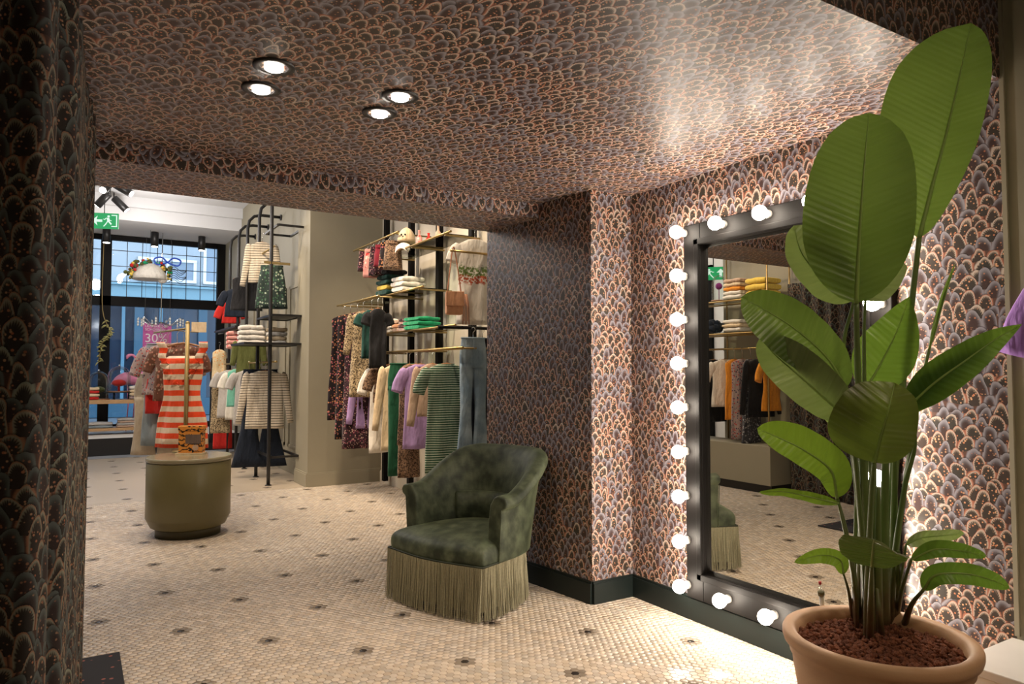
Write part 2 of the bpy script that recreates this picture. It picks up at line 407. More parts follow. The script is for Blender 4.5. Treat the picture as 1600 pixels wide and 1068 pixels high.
for j in range(j0, j1):
    y = oy + j * RY
    xa = max(y * math.tan(math.radians(-7.5)) - 0.05, -1.2); xb = min(y * math.tan(math.radians(62)), MX if y < CY else (2.66 if y < BY1 else 3.34))
    if y > PY: xb = PX0 + 0.14
    if y < 2.2: xa = 0.9
    if 3.4 < y < 7.4: xa = -1.22
    sh = (j % 2) * 0.5
    for i in range(int((xa - ox) / PT), int((xb - ox) / PT) + 1):
        # hex axial distance to the nearest flower centre
        xi = i + sh; best = 9
        for q in (round(j / FN) - 1, round(j / FN), round(j / FN) + 1):
            cj = q * FN; par = q % 2
            ci = (round((xi - par * FX) / (2 * FX))) * 2 * FX + par * FX
            dj = abs(j - cj); dx = abs(xi - ci); dist = max(dj, dx + dj / 2)
            best = min(best, dist)
        kind = 2 if best < 0.1 else (1 if best < 1.1 else 0)
        if y > 8.7 and kind == 0: continue
        cells[(i, j)] = (ox + xi * PT, y, kind)
def tile_col(kind):
    if kind == 2: return (0.030, 0.024, 0.022)
    if kind == 1: k = R.uniform(0.85, 1.1); return (0.27 * k, 0.22 * k, 0.17 * k)
    k = R.uniform(0.80, 1.12); w = R.uniform(-.02, .02); return (0.60 * k + w, 0.510 * k, 0.415 * k - w)
RT_ = PT / math.sqrt(3) * 0.945
HEX = [(RT_ * math.sin(PI / 3 * k), RT_ * math.cos(PI / 3 * k)) for k in range(6)]
HEX = HEX[::-1]
order = sorted(cells.values(), key=lambda c: c[0] ** 2 + c[1] ** 2)
def seen(c):
    d = np.array([c[0], c[1], 0]) - EYE; z = d @ FW; x = 800 + F * (d @ RT) / z; y = 534 - F * (d @ UP) / z
    return 190 < x < 1250 and 0 < y < 1062
near = [c for c in order if seen(c)][:300]; nearset = set((c[0], c[1]) for c in near)
tm = bpy.data.meshes.new('tile'); tv = [(x, y, 0.0) for x, y in HEX] + [(x * .93, y * .93, 0.0022) for x, y in HEX]
tm.from_pydata(tv, [], [tuple(range(6, 12))] + [(k, (k + 1) % 6, 6 + (k + 1) % 6, 6 + k) for k in range(6)]); tm.materials.append(M['tile'])
tca = tm.color_attributes.new('tint', 'FLOAT_COLOR', 'POINT'); tca.data.foreach_set('color', np.zeros(48))
for c in near:
    o = bpy.data.objects.new('tile', tm); COL.objects.link(o); o.parent = floor; o.location = (c[0], c[1], -0.0015); o.color = (*tile_col(c[2]), 1)
rest = [c for c in order if (c[0], c[1]) not in nearset]
N = len(rest); Cc = np.array([(c[0], c[1], -0.0015) for c in rest]); Cc[:, 2] += np.array([R.uniform(-.0004, .0004) for _ in rest])
V = (Cc[:, None, :] + np.array(tv)[None]).reshape(-1, 3)
fl = [list(range(6, 12))] + [[k, (k + 1) % 6, 6 + (k + 1) % 6, 6 + k] for k in range(6)]
flat = np.array([x for f_ in fl for x in f_]); loops = (np.arange(N)[:, None] * 12 + flat[None]).ravel()
tot = np.tile([6, 4, 4, 4, 4, 4, 4], N); st = np.concatenate([[0], np.cumsum(tot)[:-1]])
me = bpy.data.meshes.new('mosaic'); me.vertices.add(len(V)); me.vertices.foreach_set('co', V.ravel())
me.loops.add(len(loops)); me.loops.foreach_set('vertex_index', loops.astype(np.int32)); me.polygons.add(len(tot))
me.polygons.foreach_set('loop_start', st.astype(np.int32)); me.polygons.foreach_set('loop_total', tot.astype(np.int32)); me.update(calc_edges=True)
ca = me.color_attributes.new('tint', 'FLOAT_COLOR', 'POINT')
cols = np.array([(*tile_col(c[2]), 1.0) for c in rest]); ca.data.foreach_set('color', np.repeat(cols, 12, axis=0).ravel())
me.materials.append(M['tile']); o = bpy.data.objects.new('mosaic', me); link(o, floor); o['kind'] = 'stuff'

# ------------------------------------------------------------------ recessed ceiling spots
for i, p in enumerate(SPOTS):
    lab = ['round recessed ceiling spot in dark ring, left pair, farther from the shop', 'round recessed ceiling spot in dark ring, left pair, nearer the beam',
           'round recessed ceiling spot in dark ring, right pair, the right one', 'round recessed ceiling spot in dark ring, right pair, nearest the beam'][i]
    t = thing('ceiling_spot', lab, 'ceiling spot', (p[0], p[1], CEIL), 'recessed ceiling spots')
    r = MB(); r.lathe([(0.075, 0.0), (0.075, -0.006), (0.052, -0.008), (0.048, -0.002), (0.052, 0.0)], 28, p, cap=False); part('ring', r, M['black'], t)
    r = MB(); r.lathe([(0.034, -0.003), (0.034, -0.012), (0.028, -0.016)], 20, p); part('lens', r, M['lens'], t)

# ------------------------------------------------------------------ bulb mirror
YL = 3.035; BX = MX - 0.115
yl = ycol(1058, BX); yr = ycol(1365, BX)
zt = float(on(1058, 362, 0, BX)[2]); zb = float(on(1062, 916, 0, BX)[2])
fo = 0.042     # frame outer edge beyond the bulb line
fy0, fy1, fz0, fz1 = yr - fo, yl + fo - 0.03, 0.137, zt + fo
fw = 0.125; fwb = zb - fo + fw - fz0
mir = thing('dressing_mirror', 'large dressing mirror in black frame lined with round light bulbs', 'mirror', (MX, (fy0 + fy1) / 2, fz0))
mb = MB()
for y0, y1, z0, z1 in ((fy0, fy0 + fw, fz0, fz1), (fy1 - fw, fy1, fz0, fz1), (fy0 + fw, fy1 - fw, fz0, fz0 + fwb), (fy0 + fw, fy1 - fw, fz1 - fw, fz1)):
    mb.box(MX - 0.045, MX - 0.001, y0, y1, z0, z1)
a0, a1, c0, c1 = fy0 + fw * .72, fy1 - fw * .72, fz0 + fwb - fw * .28, fz1 - fw * .72
for y0, y1, z0, z1 in ((a0, a0 + .035, c0, c1), (a1 - .035, a1, c0, c1), (a0, a1, c0, c0 + .035), (a0, a1, c1 - .035, c1)):
    mb.box(MX - 0.062, MX - 0.045, y0, y1, z0, z1)
part('frame', mb, M['frame'], mir, mods=bevel(0.004))
g = G('mirror_silver'); g.base((0.82, 0.81, 0.76), 0.0, 1.0); M['mirror'] = g.m
gy0, gy1, gz0, gz1 = fy0 + fw - .004, fy1 - fw + .004, fz0 + fwb - .004, fz1 - fw + .004; bw = 0.028; gx = MX - 0.020
mb = MB()
o4 = [(gx + .0035, gy0, gz0), (gx + .0035, gy1, gz0), (gx + .0035, gy1, gz1), (gx + .0035, gy0, gz1)]
i4 = [(gx, gy0 + bw, gz0 + bw), (gx, gy1 - bw, gz0 + bw), (gx, gy1 - bw, gz1 - bw), (gx, gy0 + bw, gz1 - bw)]
ii = [mb.vert(p) for p in i4]; oo = [mb.vert(p) for p in o4]
mb.face(ii[::-1])
for k in range(4): mb.face((oo[k], ii[k], ii[(k + 1) % 4], oo[(k + 1) % 4]))
part('mirror_glass', mb, M['mirror'], mir)
pos = []
for k in range(9): z = zt + (zb - zt) * k / 8; pos += [(yl, z), (yr, z)]
for k in (1, 2, 3): y = yl + (yr - yl) * k / 4; pos += [(y, zt), (y, zb)]
bm_ = MB(); bm_.ball((0, 0, 0), 0.037, 18, 12)
sm_ = MB()
rr = [[(x, r * math.cos(2 * PI * k / 14), r * math.sin(2 * PI * k / 14)) for k in range(14)] for x, r in ((0.070, .022), (0.045, .022), (0.036, .018), (0.030, .016))]
sm_.rings(rr)
bmesh_ = mesh_from(bm_, 'bulb', M['bulb'], (0, 0, 0)); smesh_ = mesh_from(sm_, 'socket', M['white'], (0, 0, 0))
for y, z in pos:
    b = bpy.data.objects.new('bulb', bmesh_); link(b, mir); b.location = np.array([BX, y, z]) - ORG[mir.name]
    s_ = bpy.data.objects.new('socket', smesh_); link(s_, b)

# ------------------------------------------------------------------ near curtain (printed like the walls) and far curtain
def curtain(name, pts, z0, z1, amp, wl, label, off=0):
    P = cat_rom(pts, 400); s = [0]
    for a, b in zip(P, P[1:]): s.append(s[-1] + np.linalg.norm(b - a))
    mb = MB(); nz_ = 30; ids = []
    ph = [R.uniform(0, 6) for _ in range(4)]
    for i, p in enumerate(P):
        t = P[min(i + 1, 399)] - P[max(i - 1, 0)]; t /= np.linalg.norm(t); n = np.array([-t[1], t[0]])
        row = []
        for k in range(nz_ + 1):
            h = k / nz_; a = amp * (0.75 + 0.25 * math.sin(s[i] * 3 + ph[0] + h)) * (1.0 - 0.25 * h)
            w_ = math.sin(2 * PI * s[i] / wl + 0.5 * math.sin(s[i] * 4.1 + ph[1]) + 0.25 * math.sin(h * 3 + ph[2])) + 0.3 * math.sin(4 * PI * s[i] / wl + ph[3])
            q = p[:2] + n * a * w_
            row.append(mb.vert((q[0], q[1], z0 + (z1 - z0) * h)))
        ids.append(row)
    for i in range(len(P) - 1):
        for k in range(nz_):
            u0, u1 = s[i] * 1.25 + off, s[i + 1] * 1.25 + off; v0, v1 = z0 + (z1 - z0) * k / nz_, z0 + (z1 - z0) * (k + 1) / nz_
            mb.face((ids[i][k], ids[i + 1][k], ids[i + 1][k + 1], ids[i][k + 1]), [(u0, v0), (u1, v0), (u1, v1), (u0, v1)], 0, True)
    return single(name, mb, M['curtain'], label, 'curtain', mods=solid(0.004))
curtain('curtain', [(-0.95, 2.05), (-0.55, 2.12), (-0.2, 2.18), (-0.06, 2.28), (-0.02, 2.55), (0.0, 3.0), (0.035, 3.45), (0.045, 3.84)], 0.012, CEIL - 0.012, 0.026, 0.19,
        'dark fitting room curtain with printed domes at the left frame edge')
curtain('curtain', [(-1.02, 4.12), (-1.02, 4.6), (-1.0, 5.0), (-1.0, 5.28)], 0.012, BZ - 0.02, 0.03, 0.16,
        'dark printed curtain seen in the mirror beside the shelf unit', off=3)
# mat
g = G('black_mat_print'); v_ = g.vor(g.co(), 26, 0); c_ = g.vor(g.co(), 26, 1)
g.base(g.mix(g.f('MULTIPLY', g.step(v_, 0.28, 0.16), g.f('GREATER_THAN', g.sep(c_)[0], 0.72)), (0.012, 0.011, 0.014), (0.30, 0.09, 0.07)), 0.9); M['mat'] = g.m
mc = on(187, 1017, 2, 0.012)
mb = MB(); mb.box(-0.55, float(mc[0]), 3.1, float(mc[1]), 0.001, 0.012)
single('floor_mat', mb, M['mat'], 'black floor mat with small red specks at the curtain foot', 'mat', mods=bevel(0.004))

# ------------------------------------------------------------------ velvet tub chair with fringe
g = G('green_velvet'); n1 = g.noise(g.co(), 11, 4); n2 = g.noise(g.co(), 45, 3)
k = g.f('MULTIPLY', g.step(n1, 0.3, 0.72), g.f('MULTIPLY_ADD', n2, 0.7, 0.55))
g.base(g.mix(k, (0.018, 0.025, 0.014), (0.090, 0.108, 0.064)), 0.58, 0, 0.35)
g.put(g.b.inputs['Sheen Weight'], 0.55); g.put(g.b.inputs['Sheen Roughness'], 0.35); g.put(g.b.inputs['Sheen Tint'], (0.42, 0.50, 0.28)); g.bump(n2, 0.25, 0.004); M['velvet'] = g.m
g = G('olive_fringe'); n1 = g.noise(g.co(), 90, 2); g.base(g.mix(n1, (0.21, 0.19, 0.115), (0.38, 0.35, 0.23)), 0.7); M['fringe'] = g.m
M['cord'] = plain('dark_cord', (0.02, 0.026, 0.014), 0.7)
fr = on(757, 970, 2, 0.015); fl_ = on(610, 928, 2, 0.015)
dx_ = (fr - fl_)[:2]; wch = float(np.linalg.norm(dx_)); ex = dx_ / wch; ey = np.array([-ex[1], ex[0]])
if ey[0] < 0: ey = -ey
mid_ = (fr[:2] + fl_[:2]) / 2; hw = wch / 2
cen = mid_ + ey * 0.40 - np.array([.012, 0])
chair = thing('tub_chair', 'dark green velvet tub armchair with long olive fringe', 'armchair', (cen[0], cen[1], 0))
def cl(x, y, z): q = cen + ex * x + ey * y; return (q[0], q[1], z)
# plan outline of the base (x right, y back), going round from the front left
def outline(n, grow=0.0):
    P = [(-hw, -0.40), (-hw * .985, -0.25), (-hw * .93, -0.05), (-hw * .80, 0.13), (-hw * .55, 0.28), (-hw * .28, 0.345), (0, 0.365),
         (hw * .28, 0.345), (hw * .55, 0.28), (hw * .80, 0.13), (hw * .93, -0.05), (hw * .985, -0.25), (hw, -0.40)]
    A = cat_rom([(a, (b if b < -.25 else -.25 + (b + .25) * .84), 0) for a, b in P], n)
    Bf = [(hw * (1 - 2 * k / 16), -0.40 - 0.055 * math.sin(PI * k / 16) ** 1.2, 0) for k in range(1, 16)]
    return [np.array(p) for p in A] + [np.array(p) for p in Bf]
OL = outline(46)
def ring_at(scale, z, dz=None):
    c0 = np.array([0, -0.03, 0]); return [cl(*((p - c0) * scale + c0)[:2], z if dz is None else z + dz(p)) for p in OL]
seat = MB()
seat.rings([ring_at(.965, .10), ring_at(.975, .30), ring_at(.992, .315), ring_at(1.0, .345), ring_at(.995, .375), ring_at(.96, .402), ring_at(.86, .425), ring_at(.6, .445), ring_at(.3, .452), ring_at(.04, .454)])
part('seat', seat, M['velvet'], chair, mods=subsurf(1))
# shell
NS = 52
SP = cat_rom([(-hw * .885, -0.255, 0), (-hw * .885, -0.08, 0), (-hw * .78, 0.08, 0), (-hw * .52, 0.20, 0), (0, 0.25, 0), (hw * .52, 0.20, 0), (hw * .78, 0.08, 0), (hw * .885, -0.08, 0), (hw * .90, -0.255, 0)], NS)
rr = []
for i, p in enumerate(SP):
    t = SP[min(i + 1, NS - 1)] - SP[max(i - 1, 0)]; t /= np.linalg.norm(t); n = np.array([-t[1], t[0], 0]); 
    n = -n if (n @ (p - np.array([0, -0.05, 0]))) < 0 else n
    u = abs(2 * i / (NS - 1) - 1)           # 1 at arm fronts, 0 at back
    e = 0.5 + 0.5 * math.cos(PI * min(1, max(0, (u - 0.20) / 0.66)))
    h = 0.685 + 0.222 * e ** 0.8; fl2 = 0.015 + 0.078 * e; th = 0.05 - 0.006 * e
    sec = [(-th, .30), (-th, .45), (-th + fl2 * .35, .30 + (h - .30) * .62), (-th * .9 + fl2 * .8, h - .06), (-th * .35 + fl2, h - .012), (fl2 + .01, h), (fl2 + th + .012, h - .012), (fl2 + th + .026, h - .040), (fl2 + th + .018, h - .066), (fl2 * .8 + th - .004, h - .082),
           (th * .9 + fl2 * .45, .30 + (h - .30) * .55), (th * .85 + fl2 * .1, .40), (th * .8, .30)]
    rr.append([cl(*(p + n * a)[:2], z) for a, z in sec])
sh = MB(); sh.rings(rr); rr_shell = rr
part('backrest', sh, M['velvet'], chair, mods=lambda o: (bevel(0.012, 3)(o)))
# lumbar seam pillow
lp = MB(); rr = []
for i in range(13, 40):
    p = SP[i]; t = SP[i + 1] - SP[i - 1]; t /= np.linalg.norm(t); n = np.array([-t[1], t[0], 0]); n = -n if (n @ (p - np.array([0, -0.05, 0]))) < 0 else n
    k = math.sin(PI * (i - 12.5) / 27) ** .4
    rr.append([cl(*(p + n * a)[:2], z) for a, z in [(-.045, .40), (-.05 - .03 * k, .43), (-.05 - .05 * k, .50), (-.05 - .045 * k, .57), (-.03, .615), (-.01, .60), (-.02, .45)]])
lp.rings(rr); part('lumbar_roll', lp, M['velvet'], chair, mods=subsurf(1))
# piping on arm fronts
cord = MB(); ring = ring_at(1.006, .308); cord.tube(ring + ring[:2], 0.005, 6, cap=False); part('piping', cord, M['cord'], chair)
for i in (0, NS - 1):
    if i == 0: continue
    sec = []; arm = MB()
    p = SP[i]; sgn = -1 if i == 0 else 1
    for kk in (12, 11, 10, 9): sec.append(np.array(rr_shell[i][kk]) - np.array([ey[0], ey[1], 0]) * .003)
    arm.tube(sec, 0.0035, 6)
    part('arm_piping', arm, M['velvet'], chair)
# fringe: header band and separate threads
per = OL + [OL[0]]; acc = [0]
for a, b in zip(per, per[1:]): acc.append(acc[-1] + np.linalg.norm(b - a))
def per_at(s):
    s %= acc[-1]; i = max(0, np.searchsorted(acc, s) - 1); k = (s - acc[i]) / (acc[i + 1] - acc[i] + 1e-9); return per[i] * (1 - k) + per[i + 1] * k
fm = MB(); s = 0
while s < acc[-1]:
    p = per_at(s); q = per_at(s + .004); t = (q - p) / (np.linalg.norm(q - p) + 1e-9); n = np.array([t[1], -t[0], 0]); 
    if n @ (p - np.array([0, -.03, 0])) < 0: n = -n
    w = R.uniform(.0016, .0024); zb_ = R.uniform(.006, .022); o1 = R.uniform(.003, .009); o2 = o1 + R.uniform(0, .022); sw = R.uniform(-.009, .009); ids = []
    for h, off, sx in ((.304, o1 + .002, 0), (.20, o1 + .35 * (o2 - o1), sw * .3), (.10, o1 + .75 * (o2 - o1), sw * .7), (zb_, o2, sw)):
        c_ = p + n * off + t * sx; ids.append([fm.vert(cl(*(c_ - t * w)[:2], h)), fm.vert(cl(*(c_ + n * w * 1.5)[:2], h)), fm.vert(cl(*(c_ + t * w)[:2], h))])
    for a, b in zip(ids, ids[1:]):
        for k in range(3): fm.face((a[k], a[(k + 1) % 3], b[(k + 1) % 3], b[k]), None, 0, True)
    s += R.uniform(.0026, .0040)
part('fringe', fm, M['fringe'], chair, kind='stuff')
hb = MB(); hb.rings([ring_at(.99, .06), ring_at(1.003, .20), ring_at(1.006, .306)], cap=False); part('fringe_backing', hb, M['fringe'], chair)

# ------------------------------------------------------------------ potted plant
PD = 2.2
rim = dp(1372, 990, PD); pr = 140 / F * PD; pz = float(rim[2])
pot_c = np.array([rim[0], rim[1], 0.0])
g = G('terracotta'); n1 = g.noise(g.co(), 6, 4); n2 = g.noise(g.co(), 160, 2)
g.base(g.mix(n1, (0.60, 0.33, 0.17), (0.70, 0.46, 0.28)), 0.6); g.bump(n2, 0.15, 0.003); M['terra'] = g.m
plant = thing('potted_plant', 'tall banana-leaved plant in a terracotta pot before the mirror', 'plant', pot_c)
pt = MB(); h = pz
pt.lathe([(.60 * pr, .001), (.62 * pr, .02), (.70 * pr, .25 * h), (.80 * pr, .55 * h), (.885 * pr, .80 * h), (.90 * pr, h - .075), (.925 * pr, h - .07), (.935 * pr, h - .05), (.95 * pr, h - .042), (.985 * pr, h - .036), (pr, h - .022), (pr, h - .008), (.985 * pr, h), (.90 * pr, h + .001), (.865 * pr, h - .006), (.84 * pr, h - .03), (.80 * pr, h - .12), (.1 * pr, h - .13)], 72, pot_c)
part('pot', pt, M['terra'], plant)
SZ = h - .045
g = G('clay_pebbles'); oi = g.vor(g.co(), 60, 1); g.base(g.mix(g.sep(oi)[0], (0.13, 0.04, 0.018), (0.30, 0.11, 0.055)), 0.85); M['pebble'] = g.m
pb = MB()
ico = [(0, 0, 1)] + [(math.cos(a) * .9, math.sin(a) * .9, .4) for a in (0, 1.257, 2.513, 3.77, 5.027)] + [(math.cos(a + .63) * .9, math.sin(a + .63) * .9, -.4) for a in (0, 1.257, 2.513, 3.77, 5.027)] + [(0, 0, -1)]
icf = [(0, 1 + k, 1 + (k + 1) % 5) for k in range(5)] + [(1 + k, 6 + k, 1 + (k + 1) % 5) for k in range(5)] + [(1 + (k + 1) % 5, 6 + k, 6 + (k + 1) % 5) for k in range(5)] + [(11, 6 + (k + 1) % 5, 6 + k) for k in range(5)]
for _ in range(2600):
    a = R.uniform(0, 2 * PI); r = .845 * pr * math.sqrt(R.random()); s = R.uniform(.005, .0105)
    c = (pot_c[0] + r * math.cos(a), pot_c[1] + r * math.sin(a), SZ + R.uniform(-.012, .008) + .012 * (1 - (r / pr) ** 2)); b0 = len(pb.v); j = [R.uniform(.75, 1.2) for _ in range(3)]
    for p in ico: pb.vert((c[0] + p[0] * s * j[0], c[1] + p[1] * s * j[1], c[2] + p[2] * s * j[2]))
    for f_ in icf: pb.face([b0 + k for k in f_])
pb.lathe([(.85 * pr, SZ - .012), (.4 * pr, SZ - .004), (.02, SZ)], 40, (pot_c[0], pot_c[1], 0))
part('clay_pebbles', pb, M['pebble'], plant, kind='stuff')

def leafmat(name, dark, light, under, gloss=0.3):
    g = G(name); uv = g.sep(g.co('UV')); u, v = uv[0], uv[1]      # u metres along the midrib, v signed metres across
    av = g.f('ABSOLUTE', v); ph = g.f('SUBTRACT', u, g.f('MULTIPLY', av, 0.42))
    w = g.f('MULTIPLY_ADD', g.f('SINE', g.f('MULTIPLY', ph, 340.0)), 0.5, 0.5)
    w2 = g.noise(g.comb(g.f('MULTIPLY', ph, 60.0), g.f('MULTIPLY', av, 2.0)), 1.0, 3)
    n = g.noise(g.co(), 7, 3)
    c = g.mix(g.f('MULTIPLY', n, 0.9), dark, light)
    c = g.mix(g.f('MULTIPLY', g.step(w2, 0.45, 0.75), 0.35), c, light)
    geo = g.n('ShaderNodeNewGeometry'); c = g.mix(g.f('MULTIPLY', geo.outputs['Backfacing'], 0.75), c, under)
    g.base(c, gloss); g.bump(g.f('ADD', g.f('MULTIPLY', w, 0.45), w2), 0.8, 0.0038)
    tr = g.n('ShaderNodeBsdfTranslucent'); g.put(tr.inputs[0], g.mix(0.5, c, (0.30, 0.48, 0.04)))
    mx = g.n('ShaderNodeMixShader'); mx.inputs[0].default_value = 0.28
    g.nt.links.new(g.b.outputs[0], mx.inputs[1]); g.nt.links.new(tr.outputs[0], mx.inputs[2]); g.nt.links.new(mx.outputs[0], g.out.inputs[0])
    return g.m
M['leaf'] = leafmat('green_leaf', (0.058, 0.100, 0.028), (0.115, 0.170, 0.060), (0.13, 0.18, 0.07))
M['leafolive'] = leafmat('olive_leaf', (0.075, 0.080, 0.020), (0.14, 0.15, 0.045), (0.13, 0.15, 0.05))
M['leafdark'] = leafmat('dark_green_leaf', (0.020, 0.062, 0.012), (0.05, 0.13, 0.02), (0.10, 0.17, 0.05))
M['leaflight'] = leafmat('yellow_green_leaf', (0.12, 0.22, 0.015), (0.21, 0.33, 0.03), (0.2, 0.28, 0.08))
M['leafpale'] = leafmat('pale_leaf_underside', (0.13, 0.155, 0.075), (0.26, 0.28, 0.17), (0.24, 0.26, 0.16), 0.2)
g = G('stem_green'); z_ = g.sep(g.co())[2]; n1 = g.noise(g.co(), 25, 3)
g.base(g.mix(g.step(g.f('ADD', z_, g.f('MULTIPLY', n1, 0.25)), 0.98, 0.62), (0.15, 0.22, 0.065), (0.13, 0.065, 0.035)), 0.4); M['stem'] = g.m
g = G('midrib_green'); g.base((0.30, 0.44, 0.11), 0.35); M['rib'] = g.m
def shape(t, a=0.36, sharp=False):
    if sharp and t >= a: return max(0.0, 1 - ((t - a) / (1 - a)) ** 1.7) ** 0.95
    return max(0.0, 1 - (1 - t / a) ** 2) ** 0.62 if t < a else max(0.0, 1 - ((t - a) / (1 - a)) ** 2.4) ** 0.62
def leaf(mid, wl, wr, pet, mat='leaf', roll=0, fold=0.15, ripple=0.002, a=0.36, pr0=0.006, base=None, curl=0.0, sharp=False):
    pts = [dp(*m) for m in mid]; n = 34; P = cat_rom(pts, n); D = mid[len(mid) // 2][2]
    L = sum(np.linalg.norm(b - a_) for a_, b in zip(P, P[1:])); mb = MB(); m = 9; grid = []; uvs = []
    ph = R.uniform(0, 6); u = 0
    for i, p in enumerate(P):
        if i: u += np.linalg.norm(P[i] - P[i - 1])
        t = P[min(i + 1, n - 1)] - P[max(i - 1, 0)]; t /= np.linalg.norm(t)
        v = p - EYE; v /= np.linalg.norm(v); sd = np.cross(v, t); sd /= np.linalg.norm(sd); nr = np.cross(sd, t)
        ro = math.radians(roll); sd, nr = sd * math.cos(ro) + nr * math.sin(ro), nr * math.cos(ro) - sd * math.sin(ro)
        k = shape(i / (n - 1), a, sharp); row = []; ur = []
        for j in range(-m, m + 1):
            s_ = j / m; w = (wr if j > 0 else wl) / F * D * k * abs(s_)
            an = fold + curl * abs(s_)
            off = sd * math.copysign(1, s_) * w * math.cos(an) + nr * w * math.sin(an)
            rp = ripple * math.sin((u - .42 * w) * 95 + ph) * min(1, abs(s_) * 2.5) + 0.006 * math.sin(u * 21 + ph + (2 if j > 0 else 0)) * abs(s_) ** 2 * k
            q = p + off + nr * rp; row.append(mb.vert(q)); ur.append((u, math.copysign(w, s_)))
        grid.append(row); uvs.append(ur)
    for i in range(n - 1):
        for j in range(2 * m):
            mb.face((grid[i][j], grid[i][j + 1], grid[i + 1][j + 1], grid[i + 1][j]), [uvs[i][j], uvs[i][j + 1], uvs[i + 1][j + 1], uvs[i + 1][j]], 0, True)
    lf = part('leaf', mb, M[mat], plant)
    rb = MB(); rb.tube([p + 0 * p for p in P], [pr0 * (.75 - .68 * i / (n - 1)) for i in range(n)], 7); part('midrib', rb, M['rib'], lf)
    bp = on(*pet[-1], 2, SZ - .02) if base is None else base
    d1 = float((bp - EYE) @ FW); d0 = mid[0][2]; q = [P[0]]
    y0, y1 = mid[0][1], pet[-1][1]
    for (x, y) in pet[:-1]:
        k = (y - y0) / (y1 - y0); q.append(dp(x, y, d0 + (d1 - d0) * k))
    q.append(bp); q = cat_rom(q, 20)
    pe = MB(); pe.tube(q, [pr0 * (0.85 + 1.25 * (i / 19) ** 1.5) for i in range(20)], 9); part('petiole', pe, M['stem'], lf)
    return lf
leaf([(1436, 372, 2.30), (1458, 285, 2.30), (1478, 210, 2.29), (1500, 115, 2.27), (1517, 36, 2.25)], 98, 45, [(1425, 470), (1410, 600), (1398, 720), (1390, 850), (1386, 985)], fold=.10, a=.58, pr0=.010)
leaf([(1338, 474, 2.05), (1341, 400, 2.04), (1346, 320, 2.03), (1352, 240, 2.04), (1358, 176, 2.07)], 84, 76, [(1339, 540), (1343, 640), (1352, 780), (1358, 900), (1362, 998)], fold=.12, a=.42, pr0=.009)
leaf([(1335, 468, 2.16), (1290, 438, 2.20), (1254, 398, 2.24), (1240, 352, 2.26)], 28, 55, [(1318, 540), (1325, 640), (1345, 800), (1350, 990)], 'leafpale', roll=20, fold=.25)
leaf([(1352, 470, 2.16), (1380, 448, 2.2), (1413, 412, 2.24)], 26, 20, [(1350, 540), (1352, 700), (1356, 990)], 'leafpale', roll=20, fold=.2, pr0=.005)
leaf([(1323, 606, 2.10), (1290, 556, 2.08), (1240, 512, 2.06), (1195, 484, 2.05), (1158, 464, 2.05)], 54, 38, [(1330, 660), (1342, 780), (1350, 900), (1352, 992)], 'leaf', roll=-15, fold=.25, a=.45)
leaf([(1326, 655, 2.04), (1295, 628, 2.04), (1250, 588, 2.05), (1212, 555, 2.07), (1187, 527, 2.1)], 34, 44, [(1334, 700), (1344, 800), (1352, 900), (1356, 995)], 'leafpale', roll=10, fold=.2, a=.45)
leaf([(1350, 612, 2.32), (1376, 568, 2.32), (1400, 520, 2.31), (1421, 463, 2.3)], 46, 44, [(1356, 680), (1366, 800), (1374, 980)], 'leafdark', fold=.2, a=.42, sharp=True)
leaf([(1414, 640, 2.2), (1460, 598, 2.15), (1510, 562, 2.12), (1555, 530, 2.1), (1597, 506, 2.08)], 31, 30, [(1430, 690), (1414, 760), (1400, 860), (1390, 985)], 'leafdark', fold=.3, a=.3, sharp=True)
leaf([(1408, 648, 2.22), (1445, 600, 2.2), (1490, 560, 2.18), (1530, 530, 2.17)], 20, 30, [(1425, 690), (1410, 780), (1398, 870), (1388, 985)], 'leaf', roll=-30, fold=.3, a=.4)
leaf([(1366, 722, 1.98), (1376, 682, 1.94), (1388, 640, 1.9), (1398, 598, 1.93)], 80, 48, [(1362, 770), (1358, 860), (1356, 930), (1356, 1008)], 'leafolive', fold=.22, a=.38, pr0=.007)
leaf([(1308, 778, 2.05), (1298, 735, 2.02), (1258, 704, 2.0), (1218, 684, 2.0), (1183, 669, 2.02)], 26, 34, [(1322, 830), (1334, 900), (1340, 985)], 'leaflight', roll=-10, fold=.2, a=.4)
leaf([(1310, 786, 1.95), (1270, 777, 1.93), (1225, 768, 1.93), (1186, 769, 1.95)], 9, 9, [(1324, 850), (1336, 920), (1340, 990)], 'leaflight', roll=20, fold=.3, pr0=.004)
leaf([(1318, 896, 2.15), (1312, 874, 2.13), (1282, 867, 2.1), (1241, 878, 2.1)], 14, 12, [(1326, 925), (1334, 972)], 'leaflight', fold=.2, pr0=.004)
leaf([(1362, 884, 1.98), (1363, 866, 1.90), (1364, 850, 1.80), (1366, 842, 1.72)], 50, 52, [(1361, 920), (1359, 1008)], 'leaf', fold=.10, a=.5)
leaf([(1424, 874, 2.2), (1460, 858, 2.17), (1500, 860, 2.15), (1542, 868, 2.17)], 14, 13, [(1410, 920), (1398, 978)], 'leafdark', fold=.25, pr0=.005)
leaf([(1416, 850, 2.26), (1440, 840, 2.26), (1478, 836, 2.26), (1507, 833, 2.27)], 14, 12, [(1408, 900), (1396, 978)], 'leafpale', roll=-25, fold=.3, pr0=.004)
leaf([(1442, 922, 2.2), (1462, 898, 2.16), (1510, 896, 2.14), (1550, 906, 2.13), (1577, 918, 2.13)], 17, 17, [(1424, 945), (1410, 985)], 'leafdark', fold=.25, pr0=.006)
leaf([(1452, 545, 2.38), (1462, 505, 2.37), (1474, 462, 2.36), (1492, 412, 2.35)], 4, 4, [(1440, 600), (1420, 720), (1400, 860), (1388, 980)], 'leaf', fold=.5, pr0=.006)
